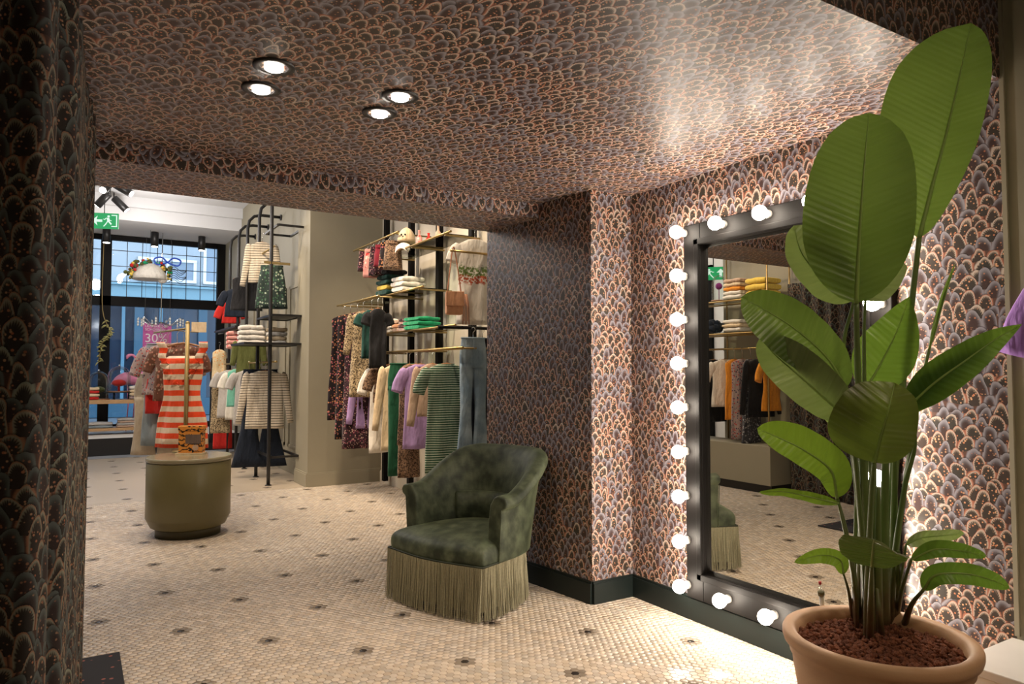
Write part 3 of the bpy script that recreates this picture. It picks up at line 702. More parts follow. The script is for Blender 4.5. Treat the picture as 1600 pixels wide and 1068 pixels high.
leaf([(1320, 665, 2.3), (1300, 650, 2.3), (1282, 628, 2.32)], 12, 14, [(1332, 720), (1345, 850), (1352, 985)], 'leafpale', fold=.2, pr0=.004)
for x0, x1, yb, yt, r0 in ((1346, 1350, 990, 700, .018), (1362, 1364, 996, 690, .020), (1380, 1384, 990, 680, .019), (1396, 1398, 985, 700, .015), (1336, 1340, 980, 720, .012), (1372, 1372, 1000, 760, .014), (1400, 1404, 982, 860, .012), (1378, 1368, 1004, 900, .010)):
    b0 = on(x0, yb, 2, SZ - .02); d_ = float((b0 - EYE) @ FW); q = cat_rom([b0, dp((x0 * .6 + x1 * .4), yb + (yt - yb) * .45, d_ - .05), dp(x1, yt, d_ - .12 if d_ > 2.3 else d_)], 14)
    st_ = MB(); st_.tube(q, [r0 * (1.12 - .72 * (i / 13) ** 1.6) for i in range(14)], 12, flat=.8); part('leaf_sheath', st_, M['stem'], plant)
# water gauge in the pot
gp = on(1287, 962, 2, SZ); ga = thing('water_gauge', 'clear plant water gauge with olive collar and red tip stuck in the pot', 'gauge', gp)
dq = float((gp - EYE) @ FW); gt = dp(1281, 908, dq)
def lerp(a, b, t): return a * (1 - t) + b * t
for nm, t0, t1, r_, mt in (('tube', -.1, .62, .0085, 'white'), ('collar', .60, .72, .012, 'drum'), ('stalk', .7, .93, .004, 'glass'), ('tip', .92, 1.0, .005, 'redc')):
    if mt == 'redc': M['redc'] = plain('red_plastic', (0.5, 0.02, 0.03), 0.4)
    q = MB(); q.tube([lerp(gp, gt, t0), lerp(gp, gt, t1)], r_, 12); part(nm, q, M[mt], ga)
# white plinth at the lower right
pc = on(1581, 995, 0, MX - .01); pzt = float(pc[2])
px_l = float(on(1502, 1034, 2, pzt)[0]); py_ = float(pc[1])
pl_ = thing('display_plinth', 'low white marble-topped plinth at the lower right corner', 'plinth', ((px_l + MX) / 2, py_ - .4, 0))
q = MB(); q.box(px_l + .01, MX - .01, py_ - .8, py_ - .01, 0.001, pzt - .03); part('plinth_body', q, M['white'], pl_, mods=bevel(.004))
q = MB(); q.box(px_l, MX - .008, py_ - .81, py_, pzt - .03, pzt); part('plinth_top', q, M['marble'], pl_, mods=bevel(.004))

# ------------------------------------------------------------------ shop window, display platform, street
WX1 = PX0 + .16
win = thing('window_1', 'window', 'window', (0, 15.5, 0)); del win['label']; del win['category']; win['kind'] = 'structure'
ZT, ZTR = 4.0, 2.78
q = MB()
q.box(-3.2, WX1, 15.44, 15.56, ZT - .09, ZT); q.box(-3.2, WX1, 15.42, 15.56, ZTR - .13, ZTR + .05); q.box(-3.2, WX1, 15.44, 15.56, .28, .40)
q.box(WX1 - .15, WX1, 15.42, 15.56, .28, ZT); q.box(.37, .55, 15.42, 15.56, .28, ZT); q.box(-2.0, -1.85, 15.42, 15.56, .28, ZT)
part('window_frame', q, M['frame'], win)
xs = [.55]; 
while xs[-1] + .262 < WX1 - .15: xs.append(xs[-1] + .262)
xs.append(WX1 - .15); zs = [ZTR + .05, ZTR + .34, ZTR + .64, ZTR + .94, ZT - .09]
lead = M['black']
vb = MB(); vb.box(-.006, .006, -.01, .01, 0, zs[-1] - zs[0]); vm = mesh_from(vb, 'glazing_bar', lead, (0, 0, 0))
def place(name, me, parent, loc):
    o = bpy.data.objects.new(name, me); link(o, parent); o.location = np.array(loc) - ORG[parent.name]; return o
for x in xs[1:-1] + [.37 - .26 * k for k in (1, 2, 3, 4)]: place('glazing_bar', vm, win, (x, 15.5, zs[0]))
for z in zs[1:-1]:
    q = MB(); q.box(.55, WX1 - .15, 15.49, 15.51, z - .006, z + .006); part('glazing_bar', q, lead, win)
    q = MB(); q.box(-1.85, .37, 15.49, 15.51, z - .006, z + .006); part('glazing_bar', q, lead, win)
for a, b in zip(xs, xs[1:]):
    for c, d in zip(zs, zs[1:]):
        q = MB(); q.box(a + .006, b - .006, 15.497, 15.503, c + .006, d - .006); part('pane', q, M['winglass'], win)
for a, b in ((.55, WX1 - .15), (-1.85, .37), (-3.2, -2.0)):
    q = MB(); q.box(a, b, 15.497, 15.503, .40, ZTR - .13); part('pane', q, M['winglass'], win)
q = MB(); q.box(-1.85, .37, 15.497, 15.503, ZTR + .05, ZT - .09); part('pane', q, M['winglass'], win)
q = MB(); q.box(-3.2, WX1 - .01, 13.62, 15.42, 0.001, .27); q.box(-3.2, WX1 - .01, 13.60, 13.62, 0.001, .29)
pf = struct('trim_3', q, M['black'])
q = MB(); q.box(-3.2, WX1 - .01, 13.62, 15.42, .27, .292); struct('trim_4', q, M['white'])
q = MB(); q.box(-3.2, WX1 - .01, 13.2, 13.60, .0005, .004); struct('trim_5', q, plain('grey_floor_band', (.36, .38, .42), .3))  # pale grey band on the floor before the platform
# street and the house opposite
q = MB(); q.box(-30, 30, 15.7, 60, -.25, -.02); struct('floor_street', q, plain('street_asphalt', (.16, .18, .2), .5))
M['facade'] = plain('pale_facade', (.42, .46, .48), .8, nz=.05); M['fwhite'] = plain('white_window_paint', (.85, .87, .9), .5)
M['shopblue'] = plain('blue_shopfront_paint', (.035, .11, .17), .35); M['darkglass'] = plain('dark_shop_glass', (.02, .045, .08), .08, nz=.3, sc=.8)
M['blueglass'] = plain('upper_window_glass', (.26, .32, .38), .15, nz=.3, sc=.8)
fb = thing('building', 'pale house across the street with white sash windows and dark blue shopfront', 'building', (2, 25, 0))
q = MB(); q.box(-12, 16, 25, 26, 4.0, 16); part('facade_wall', q, M['facade'], fb)
q = MB(); q.box(-12, 16, 24.7, 25, 3.7, 4.05); q.box(-12, 16, 24.6, 25, 4.05, 4.15); part('cornice', q, plain('teal_cornice', (.20, .36, .42), .4), fb)
q = MB(); q.box(-12, 16, 25.2, 26, 0, 3.7); part('shop_glass', q, M['darkglass'], fb)
for x in (-3.2, -1.4, .1, .75, 1.2, 1.55, 2.25, 3.4, 4.6, 6.2):
    w = .26 if x in (.1, 1.55, 3.4) else .09
    q = MB(); q.box(x, x + w, 25.0, 25.2, 0, 3.7); part('pilaster', q, M['shopblue'] if w > .2 else plain('steel_blue_paint', (.10, .24, .33), .4), fb)
q = MB(); q.box(-12, 16, 24.95, 25.2, 0, .55); part('shop_sill', q, M['shopblue'], fb)
for x0, x1, z0, z1 in ((-.75, .35, 4.25, 5.35), (1.6, 3.3, 4.25, 5.0), (3.5, 5.0, 4.25, 5.6), (-.75, .35, 6.4, 8.2), (1.6, 3.3, 6.3, 8.2), (3.7, 5.3, 6.3, 8.2)):
    wn = MB(); 
    for a in ((x0, x0 + .09), (x1 - .09, x1), ((x0 + x1) / 2 - .04, (x0 + x1) / 2 + .04)): wn.box(a[0], a[1], 24.93, 25.0, z0, z1)
    for c in ((z0, z0 + .09), (z1 - .09, z1)): wn.box(x0, x1, 24.92, 25.0, c[0], c[1])
    w_ = part('window', wn, M['fwhite'], fb); g_ = MB(); g_.box(x0, x1, 24.98, 24.995, z0, z1); part('pane', g_, M['blueglass'], w_)
for x in (1.0, 2.2, 3.0): pass
# crystal chandelier in the window display
chn = thing('chandelier', 'small crystal chandelier hanging behind the window glass', 'chandelier', dp(252, 478, 13.3))
cc = ORG[chn.name]
q = MB(); q.tube([(cc[0], cc[1], 3.998), cc + (0, 0, -.55)], .010, 6); 
part('rod', q, M['chrome'], chn)
for k in range(10):
    a = 2 * PI * k / 10; q = MB(); q.tube([cc + (0, 0, -.30), cc + (.2 * math.cos(a), .2 * math.sin(a), -.36), cc + (.38 * math.cos(a), .38 * math.sin(a), -.22)], .008, 5)
    ar = part('arm', q, M['chrome'], chn)
    q = MB()
    for z in (0, .05, .1): q.ball(cc + (.38 * math.cos(a), .38 * math.sin(a), -.26 - z), .018, 6, 4, (1, 1, 1.4))
    part('crystal_drops', q, M['white'], ar, kind='stuff')
# sale poster on the glass
M['pink'] = plain('pink_poster_paper', (.62, .12, .42), .5, nz=.03); M['posterwhite'] = plain('poster_white', (.9, .86, .9), .5, nz=.02)
def xat(px, Y): return float(Y * math.tan(YAW + math.atan((px - 800) / F)))
PYp = 15.25; x0, x1 = xat(222.5, PYp), xat(267, PYp); z1, z0 = float(on(245, 505, 1, PYp)[2]), float(on(245, 547, 1, PYp)[2])
po = thing('sale_poster', 'pink sale poster with white lettering hanging in the shop window', 'poster', (x0, PYp, z0))
q = MB(); q.box(x0, x1, PYp, PYp + .006, z0, z1); part('sheet', q, M['pink'], po)
for xx in (x0 + .03, x1 - .03): q = MB(); q.tube([(xx, PYp + .003, z1), (xx, PYp + .003, 3.999)], .002, 4); part('wire', q, M['chrome'], po)
for s_, sz, fx, fz in (('UITVERKOOP', .067, .07, .85), ('SCHOENEN', .067, .07, .73), ('30%', .235, .06, .30), ('KORTING', .085, .07, .07)):
    text('lettering', s_, sz, M['posterwhite'], po, (x0 + (x1 - x0) * fx, PYp - .002, z0 + (z1 - z0) * fz), (PI / 2, 0, 0), .001)

# downlights over the window display and track spots
def cyl_lamp(name, p, d, L, r, lab, grp, cat='spotlight'):
    p = np.array(p, float); d = np.array(d, float); d /= np.linalg.norm(d)
    t = thing(name, lab, cat, p, grp)
    q = MB(); q.tube([p, p + d * L * .02, p + d * L], [r * .9, r, r], 16); part('housing', q, M['black'], t)
    q = MB(); q.tube([p + d * (L + .001), p + d * (L + .006)], r * .8, 14); part('lens', q, M['lens'], t)
    return t
for px, lab in ((162, 'black cylinder downlight over the window display beside the mullion'), (238, 'black cylinder downlight over the window display left of centre'), (312, 'black cylinder downlight over the window display nearest the right jamb')):
    p = (xat(px, 14.7), 14.7, 3.998); cyl_lamp('downlight', p, (0, 0, -1), .27, .065, lab, 'window downlights', 'ceiling lamp')
tp = [dp(172, 286, 10.6), dp(180, 288, 10.8), dp(170, 302, 11.4), dp(178, 308, 11.8), dp(172, 322, 12.4)]
dirs = [(-.3, -.6, -.5), (.7, -.3, -.45), (-.4, .3, -.5), (.6, -.1, -.6), (-.1, -.4, -.9)]
labs = ['black track spotlight aimed left, nearest on the track', 'black track spotlight aimed right at the front of the track', 'black track spotlight in the middle of the track aimed away', 'black track spotlight in the middle tilted to the right', 'black track spotlight above the green exit sign']
q = MB(); a, b = np.array([tp[0][0], tp[0][1], 4.36]), np.array([tp[-1][0], tp[-1][1] + .6, 4.36]); q.tube([a, b], .02, 6)
single('light_track', q, M['black'], 'black ceiling track carrying the shop spotlights', 'track')
for p, d, l in zip(tp, dirs, labs):
    t = cyl_lamp('track_spotlight', (p[0], p[1], min(p[2], 4.28)), d, .27, .06, l, 'spotlights on the ceiling track')
    o_ = ORG[t.name]; q = MB(); q.tube([o_, (o_[0], o_[1], 4.37)], .012, 6); part('stem', q, M['black'], t)
# exit signs
M['exitgreen'] = emis('exit_sign_green', (.01, .33, .10), 1.1); M['exitwhite'] = emis('exit_sign_white', (.75, 1, .85), 1.0)
def exit_sign(c, ang, w, h, up, lab):
    c = np.array(c, float); t = thing('exit_sign', lab, 'sign', c, None)
    X = np.array([math.cos(ang), math.sin(ang), 0]); N = np.array([X[1], -X[0], 0]); Z = np.array([0, 0, 1])
    def P(a, b, o): return c + X * (a * w / 2) + Z * (b * h / 2) + N * o
    def poly(mb, pts, o=.013, d=.002):
        i = [mb.vert(P(a, b, o)) for a, b in pts]; j = [mb.vert(P(a, b, o + d)) for a, b in pts]; n = len(i)
        mb.face(j); mb.face(i[::-1])
        for k in range(n): mb.face((i[k], i[(k + 1) % n], j[(k + 1) % n], j[k]))
    q = MB(); poly(q, [(-1, -1), (1, -1), (1, 1), (-1, 1)], -.012, .025); part('panel', q, M['exitgreen'], t)
    q = MB()
    if up: poly(q, [(-.62, -.6), (-.42, -.6), (-.42, .1), (-.22, .1), (-.52, .7), (-.82, .1), (-.62, .1)])
    else: poly(q, [(-.12, -.16), (-.12, .16), (-.52, .16), (-.45, .62), (-.85, 0), (-.45, -.62), (-.52, -.16)])
    part('arrow', q, M['exitwhite'], t)
    q = MB(); poly(q, [(.52, -.75), (.92, -.75), (.92, .8), (.52, .8), (.52, .68), (.84, .68), (.84, -.63), (.52, -.63)]); part('doorway', q, M['exitwhite'], t)
    q = MB()
    poly(q, [(.25, .45), (.37, .45), (.40, .58), (.37, .72), (.25, .72), (.22, .58)])
    poly(q, [(.18, .4), (.36, .4), (.40, -.05), (.55, -.35), (.48, -.5), (.28, -.1), (.10, -.35), (-.05, -.7), (.0, -.75), (.16, -.45), (.22, 0)])
    poly(q, [(.20, .38), (.05, .1), (-.06, .2), (-.04, .26), (.04, .22), (.14, .4)]); poly(q, [(.36, .38), (.42, .1), (.54, .06), (.52, 0), (.38, .04), (.30, .3)])
    part('running_figure', q, M['exitwhite'], t)
    q = MB(); q.tube([P(0, 1, 0), P(0, 1, 0) + Z * (SHOPC - c[2] - h / 2)], .008, 6); part('hanger_rod', q, M['black'], t)
exit_sign(dp(163, 345, 10.9), -YAW * .6, .40, .24, False, 'green exit sign with white arrow and running figure above the shop window')
exit_sign((-2.5, 7.76, 2.93), .85, .42, .2, True, 'green exit sign with upward arrow seen only in the mirror')

# ------------------------------------------------------------------ fabrics
def fab(name, c, kind='plain', c2=(.8, .8, .8), c3=(.5, .1, .1), p=.03, duty=.4, rough=.85):
    g = G(name); oc = g.co(); s = g.sep(oc); n = g.noise(oc, 35, 3)
    if kind == 'stripe': k = g.f('LESS_THAN', g.f('FRACT', g.f('DIVIDE', g.f('ADD', s[2], g.f('MULTIPLY', g.noise(oc, 6, 1), .01)), p)), duty); col = g.mix(k, c, c2)
    elif kind == 'vstripe': k = g.f('LESS_THAN', g.f('FRACT', g.f('DIVIDE', s[0], p)), duty); col = g.mix(k, c, c2)
    elif kind == 'floral':
        v = g.vor(oc, 1 / p); w = g.sep(g.vor(oc, 1 / p, 1)); k = g.step(v, .48, .36); col = g.mix(g.f('MULTIPLY', k, g.f('GREATER_THAN', w[0], 1 - duty)), c, g.mix(g.f('GREATER_THAN', w[1], .5), c2, c3))
    elif kind == 'leopard':
        v = g.vor(oc, 1 / p); k = g.f('MULTIPLY', g.step(v, .22, .30), g.step(v, .62, .50)); col = g.mix(g.f('MULTIPLY', k, g.step(g.noise(oc, 90, 1), .35, .5)), c, c2)
    elif kind == 'denim': col = g.mix(g.step(g.noise(oc, 5, 4), .35, .7), c, c2)
    elif kind == 'band':
        zz = g.f('ADD', s[2], g.f('MULTIPLY_ADD', g.noise(oc, 22, 2), .12, -.06)); m_ = g.f('MULTIPLY', g.step(zz, -.24, -.27), g.step(zz, -.42, -.39))
        v = g.vor(oc, 55); lowr = g.step(zz, -.32, -.35); col = g.mix(g.f('MULTIPLY', m_, g.step(v, .75, .5)), c, g.mix(lowr, c2, c3))
    else: col = g.mix(n, tuple(x * .85 for x in c), tuple(min(1, x * 1.1) for x in c))
    g.base(col, rough, 0, .2); g.put(g.b.inputs['Sheen Weight'], .15)
    st = g.comb(g.f('MULTIPLY', s[0], 1.0), s[1], g.f('MULTIPLY', s[2], .35)); g.bump(g.noise(st, 17, 3), .75, .035); return g.m
def grid_loft(mb, rows, n=30, folds=5, amp=.012, ph=0.0, dip=0.0):
    """rows: (z, centre x, half width, half thickness, centre y)"""
    z0, z1 = rows[0][0], rows[-1][0]; rr = []
    m = len(rows); steps = max(14, m * 3)
    A = cat_rom([np.array(r, float) for r in rows], steps)
    for z, cx, hw_, th, cy in A:
        k = (z0 - z) / (z0 - z1 + 1e-9); ring = []
        for j in range(n):
            a = 2 * PI * j / n; ca, sa = math.cos(a), math.sin(a); x = math.copysign(abs(ca) ** .75, ca) * hw_
            w = amp * (k ** .8) * math.sin(folds * x / max(.12, hw_) * 2.2 + ph + 1.3 * math.sin(3 * k + ph)) + amp * .4 * math.sin(17 * x + 9 * k + ph)
            y = math.copysign(abs(sa) ** .8, sa) * th * (1 + .25 * k * math.sin(folds * 1.7 * x / max(.12, hw_) + ph)) + w + cy
            ring.append((cx + x, y, z - dip * (1 - (x / max(hw_, 1e-3)) ** 2) * (k > .97)))
        rr.append(ring)
    mb.rings(rr)
M['hangwood'] = M['wood']
def hanger(loc, rot, short, w=.20, rise=.12, clip=False, grp='hangers'):
    t = thing('clothes_hanger', 'brown wooden hanger holding the ' + short, 'hanger', loc, grp); o = ORG[t.name]
    k, s_ = math.cos(rot), math.sin(rot)
    def L(x, y, z): return (o[0] + x * k - y * s_, o[1] + x * s_ + y * k, o[2] + z)
    q = MB(); q.tube([L(x * w, 0, -.012 - .045 * abs(x) ** 1.5) for x in (-1, -.6, -.25, 0, .25, .6, 1)], [.006, .009, .011, .012, .011, .009, .006], 8); part('shoulder_bar', q, M['hangwood'], t)
    q = MB(); q.tube([L(0, 0, 0), L(0, 0, rise - .03), L(.018, 0, rise - .012), L(.015, 0, rise + .008), L(0, 0, rise + .016), L(-.014, 0, rise + .006)], .0028, 6); part('hook', q, M['chrome'], t)
def garment(kind, name, loc, rot, mat, label, short, cat, W_=.20, L_=.65, hem=None, th=.03, sl=None, folds=4, amp=.012, grp=None, mats=None, tilt=0, rise=.12, hang=True):
    ph = R.uniform(0, 6); hem = hem or W_ * 1.08
    t = thing(name, label, cat, loc, grp); o = ORG[t.name]
    if hang: hanger(loc, rot, short, w=W_ * .92, rise=rise, grp='hangers on the rails')
    k, s_ = math.cos(rot), math.sin(rot); R3 = [[k, -s_, 0], [s_, k, 0], [0, 0, 1]]
    def add(nm, mb, m=None, lab=None):
        o_ = bpy.data.objects.new(nm, mesh_from(mb, nm, m or mat, (0, 0, 0))); link(o_, t); o_.rotation_euler = (0, 0, rot); ORG[o_.name] = o
        if lab: o_['label'] = lab
        return o_
    if kind in ('tee', 'long', 'dress', 'top', 'strap'):
        q = MB()
        if kind == 'strap':
            grid_loft(q, [(-.13, 0, W_ * .62, .018, 0), (-.17, 0, W_ * .78, th, 0), (-.30, 0, W_ * .80, th, 0), (-.42 * L_ / .9, 0, W_ * .72, th, 0), (-.52 * L_ / .9, 0, W_ * .78, th, 0), (-.75 * L_, 0, hem * .88, th * 1.2, 0), (-L_, 0, hem, th * 1.4, 0)], folds=folds, amp=amp, ph=ph)
            add('bodice_and_skirt', q)
            for sg in (-1, 1):
                f_ = MB(); A = []
                for i in range(11):
                    u = i / 10; x = sg * (W_ * (.90 - .02 * u) - .055 * u - .05 * math.sin(PI * u) * 0); z = .0 - .27 * u
                    wv = .012 * math.sin(u * 14 + ph); hw_ = .045 * (1 - .25 * u)
                    A.append([(x + hw_ * math.cos(2 * PI * j / 10) + .01 * math.sin(9 * u), -.02 + .014 * math.sin(2 * PI * j / 10) + wv, z) for j in range(10)])
                f_.rings(A); add('ruffle_strap', f_)
                f_ = MB(); A = []
                for i in range(15):
                    u = i / 14; x = sg * W_ * (.70 - .55 * u); z = -.19 - .22 * u; hw_ = .035
                    A.append([(x + hw_ * math.cos(2 * PI * j / 10) * (1 + .2 * math.sin(20 * u)), -.045 - .018 * math.sin(u * 22 + j) + .012 * math.sin(2 * PI * j / 10), z + .01 * math.cos(2 * PI * j / 10)) for j in range(10)])
                f_.rings(A); add('ruffle', f_)
        else:
            rows = [(-.012, 0, W_ * .38, .018, 0), (-.028, 0, W_ * .62, .022, 0), (-.055, 0, W_ * .93, .026, 0), (-.10, 0, W_ * 1.0, th, 0), (-.22, 0, W_ * .96, th, 0), (-L_ * .5 - .05, 0, (W_ + hem) / 2 * .95, th, 0), (-L_ * .8, 0, hem * .97, th * 1.1, 0), (-L_, 0, hem, th * 1.1, 0)]
            grid_loft(q, rows, folds=folds, amp=amp, ph=ph); add('body', q, mats[0] if mats else None)
            sl = {'tee': .2, 'long': .58, 'dress': .0, 'top': .0}[kind] if sl is None else sl
            if sl > 0:
                for sg in (-1, 1):
                    f_ = MB(); fl = .55 if sl < .3 else .16
                    P = [(sg * W_ * .86, 0, -.06), (sg * (W_ * .98), 0, -.10), (sg * (W_ * 1.02 + sl * fl * .45), .004, -.10 - sl * .48), (sg * (W_ * 1.02 + sl * fl * .7), -.004, -.09 - sl * .95)]
                    if sl >= .3: P[-1] = (sg * (W_ * 1.06 + sl * .14), -.01, -.09 - sl)
                    r_ = [.045, .068, .062, .056] if sl < .3 else [.045, .062, .046, .036]
                    f_.tube(cat_rom(P, 12), [float(x) for x in np.interp(np.linspace(0, 3, 12), range(4), r_)], 12, flat=.42, updir=(0, 1, 0)); add('sleeve', f_, mats[0] if mats else None)
            if kind in ('tee', 'long'):
                f_ = MB(); f_.tube([(W_ * .40 * math.cos(a), .020 * math.sin(a), -.014 - .018 * (math.sin(a) < 0)) for a in np.linspace(0, 2 * PI, 18)], .006, 6, cap=False); add('collar', f_, mats[0] if mats else None)
    elif kind == 'pants':
        q = MB(); grid_loft(q, [(0, 0, W_ * .92, .03, 0), (-.03, 0, W_ * .94, .032, 0), (-.14, 0, W_ * 1.06, .045, 0), (-.27, 0, W_ * 1.08, .04, 0)], folds=2, amp=.003); add('waist', q)
        for sg in (-1, 1):
            f_ = MB(); lw = W_ * .55; grid_loft(f_, [(-.23, sg * W_ * .50, lw, .04, 0), (-.4, sg * W_ * .53, lw * .92, .045, 0), (-.4 - (L_ - .4) * .4, sg * W_ * .58, lw * .8, .04, 0), (-L_, sg * W_ * .62, hem if hem < W_ else lw * .78, .034, 0)], folds=1.6, amp=amp * .7, ph=ph + sg); add('leg', f_)
        f_ = MB(); f_.tube([(W_ * .93 * math.cos(a), .032 * math.sin(a), -.002) for a in np.linspace(0, 2 * PI, 20)], .007, 6, cap=False); f_.box(-.004, .004, -.05, -.032, -.16, -.02); add('waistband', f_)
    elif kind == 'skirt':
        q = MB(); grid_loft(q, [(0, 0, W_ * .9, .025, 0), (-.04, 0, W_ * .92, .03, 0), (-L_ * .5, 0, (W_ + hem) / 2, .05, 0), (-L_, 0, hem, .055, 0)], folds=folds, amp=amp, ph=ph); add('skirt_panel', q)
        f_ = MB(); grid_loft(f_, [(.006, 0, W_ * .91, .028, 0), (-.03, 0, W_ * .93, .032, 0)], folds=0, amp=0, n=20); add('waistband', f_)
    return t
def stack(name, p, n, wx, wy, hh, mats, label, cat='folded clothes', rot=0, grp=None):
    """folded garments, each one a thing; label has {} for its place in the pile"""
    ordn = {1: [''], 2: ['lower', 'upper'], 3: ['bottom', 'middle', 'top'], 4: ['bottom', 'second', 'third', 'top'], 5: ['bottom', 'second', 'middle', 'fourth', 'top']}[n]
    for i in range(n):
        q = MB(); rr = []; z = hh * i; jw = R.uniform(.92, 1.04)
        for u in np.linspace(-1, 1, 12):
            e = max(.05, (1 - abs(u) ** 10)) ** .5; sec = []
            for j in range(14):
                a = 2 * PI * j / 14; y = math.copysign(abs(math.cos(a)) ** .35, math.cos(a)) * wy * jw * (.96 + .04 * e); zz = z + hh * .5 + math.copysign(abs(math.sin(a)) ** .4, math.sin(a)) * hh * .49 * (.55 + .45 * e) + .004 * math.sin(u * 5 + i) * (math.sin(a) > .2)
                x = u * wx * jw
                sec.append((p[0] + x * math.cos(rot) - y * math.sin(rot), p[1] + x * math.sin(rot) + y * math.cos(rot), p[2] + max(zz, hh * i + .001)))
            rr.append(sec)
        q.rings(rr)
        f2 = MB(); yy = -wy * jw * .985
        single(name, q, mats[i % len(mats)], label.format(ordn[i]), cat, grp)

F_ = {}
F_['floral'] = fab('dark_floral', (.014, .008, .010), 'floral', (.42, .12, .13), (.50, .22, .10), .022, .55)
F_['floral2'] = fab('plum_floral', (.03, .010, .015), 'floral', (.32, .09, .13), (.45, .3, .25), .016, .5)
F_['leo'] = fab('beige_leopard', (.45, .34, .20), 'leopard', (.04, .025, .015), p=.020)
F_['leo2'] = fab('brown_leopard', (.26, .16, .10), 'leopard', (.02, .012, .01), p=.016)
F_['teal'] = fab('dark_teal', (.012, .055, .045)); F_['lilac'] = fab('lilac_knit', (.42, .28, .55)); F_['white'] = fab('white_cotton', (.78, .73, .65))
F_['cream'] = fab('cream_wool', (.72, .56, .36)); F_['green'] = fab('bottle_green', (.008, .075, .035)); F_['greenp'] = fab('bright_green', (.012, .30, .13))
F_['gstripe'] = fab('green_white_stripe', (.035, .10, .055), 'stripe', (.50, .58, .46), p=.021, duty=.42)
F_['denim'] = fab('blue_denim', (.17, .25, .33), 'denim', (.34, .44, .53)); F_['navy'] = fab('navy_cotton', (.012, .018, .032)); F_['blush'] = fab('blush_cotton', (.55, .38, .28))
F_['bstripe'] = fab('cream_black_stripe', (.60, .52, .40), 'stripe', (.05, .04, .035), p=.033, duty=.24)
F_['orange'] = fab('orange_white_stripe', (.75, .60, .45), 'stripe', (.80, .075, .02), p=.098, duty=.5)
F_['red'] = fab('red_cotton', (.55, .025, .02)); F_['black'] = fab('black_cotton', (.010, .010, .012)); F_['khaki'] = fab('khaki_green', (.10, .11, .03))
F_['grey'] = fab('light_grey_cotton', (.48, .45, .42)); F_['mint'] = fab('mint_satin', (.18, .50, .38)); F_['yellow'] = fab('pale_yellow_floral', (.75, .58, .34), 'floral', (.8, .35, .1), (.8, .7, .5), .03, .4)
F_['beige'] = fab('beige_twill', (.46, .38, .28)); F_['bluegrey'] = fab('blue_grey_denim', (.22, .27, .30), 'denim', (.30, .34, .36)); F_['pinkfloral'] = fab('pink_grey_floral', (.40, .30, .28), 'floral', (.5, .06, .05), (.05, .04, .08), .020, .6)
F_['jungle'] = fab('dark_jungle_print', (.02, .035, .03), 'floral', (.30, .36, .28), (.05, .12, .07), .03, .6); F_['skin'] = fab('peach_leather', (.72, .36, .20)); F_['tan'] = fab('tan_leather', (.38, .15, .07))
F_['embro'] = fab('white_cotton_with_embroidered_band', (.78, .73, .65), 'band', (.13, .20, .05), (.45, .09, .04))
F_['orangep'] = fab('orange_satin', (.80, .30, .03)); F_['bwpat'] = fab('black_white_print', (.05, .05, .06), 'floral', (.45, .43, .42), (.2, .2, .22), .025, .75); F_['towel'] = fab('yellow_towel', (.80, .56, .10))
F_['brownfloral'] = fab('brown_floral', (.16, .07, .045), 'floral', (.5, .22, .15), (.35, .28, .2), .025, .5)
F_['winered'] = fab('wine_red', (.22, .015, .03))
F_['purple'] = fab('purple_knit', (.30, .15, .46))
F_['pinkwhite'] = fab('rose_floral', (.65, .30, .26), 'floral', (.6, .05, .05), (.75, .6, .5), .03, .6)

# ------------------------------------------------------------------ right-hand rack: posts, brass rails with glass shelves
RXW = 3.34
rack = thing('rail_rack', 'tall wall rack of dark posts and brass rails with glass shelves, right of the pier', 'clothes rack', (RXW, 6.9, 0.05))
for px in (603, 642, 686, 738):
    Y = ycol(px, 3.27); q = MB(); q.box(3.24, 3.30, Y - .035, Y + .035, .06, 3.3); p_ = part('post', q, M['frame'], rack, mods=bevel(.004))
def rod(mb, a, b, r=.011): mb.tube([a, b], r, 8)
def shelf(z, X0, y0, y1, nm='shelf'):
    q = MB(); rod(q, (X0, y0 - .12, z), (X0, y1, z)); part('front_rail', q, M['brass'], rack)
    for y in (y0, y0 + (y1 - y0) / 2, y1):
        q = MB(); q.box(X0, 3.27, y - .012, y + .012, z - .022, z - .006); part('bracket', q, M['brassdull'], rack)
    q = MB(); q.box(X0 + .01, 3.24, y0 + .01, y1 - .01, z - .004, z + .006); part('glass_shelf', q, M['shelfglass'], rack)
S1, S2, S3, RL = 2.68, 2.235, 1.815, 1.605
shelf(S1, 2.9, 5.9, 7.44); shelf(S2, 2.9, 6.5, 8.3); shelf(S3, 2.9, 5.8, 7.42)
q = MB(); rod(q, (2.88, 5.5, RL), (2.88, 7.7, RL), .014); part('hanging_rail', q, M['brass'], rack)
for y in (5.55, 6.6, 7.65): q = MB(); rod(q, (2.88, y, RL), (3.27, y, RL), .009); part('bracket', q, M['brassdull'], rack)
q = MB(); rod(q, (2.72, 7.1, 2.20), (2.72, 8.5, 2.20), .012); part('hanging_rail', q, M['brassdull'], rack)
for y in (7.2, 8.45): q = MB(); rod(q, (2.72, y, 2.20), (3.27, y, 2.20), .009); part('bracket', q, M['brassdull'], rack)
q = MB(); rod(q, (2.85, 6.9, 2.86), (2.85, 8.3, 2.86)); part('hanging_rail', q, M['brassdull'], rack)
for y in (7.0, 8.2): q = MB(); rod(q, (2.85, y, 2.86), (3.27, y, 2.86), .009); part('bracket', q, M['brassdull'], rack)
q = MB(); rod(q, (2.70, 5.55, 2.715), (3.30, 5.55, 2.715), .014); part('face_out_arm', q, M['frame'], rack)
q = MB(); rod(q, (2.70, 5.62, 1.79), (3.30, 5.62, 1.79), .014); part('face_out_arm', q, M['frame'], rack)
q = MB(); rod(q, (2.70, 5.40, 2.43), (3.30, 5.40, 2.43), .010); part('face_out_arm', q, M['brass'], rack)
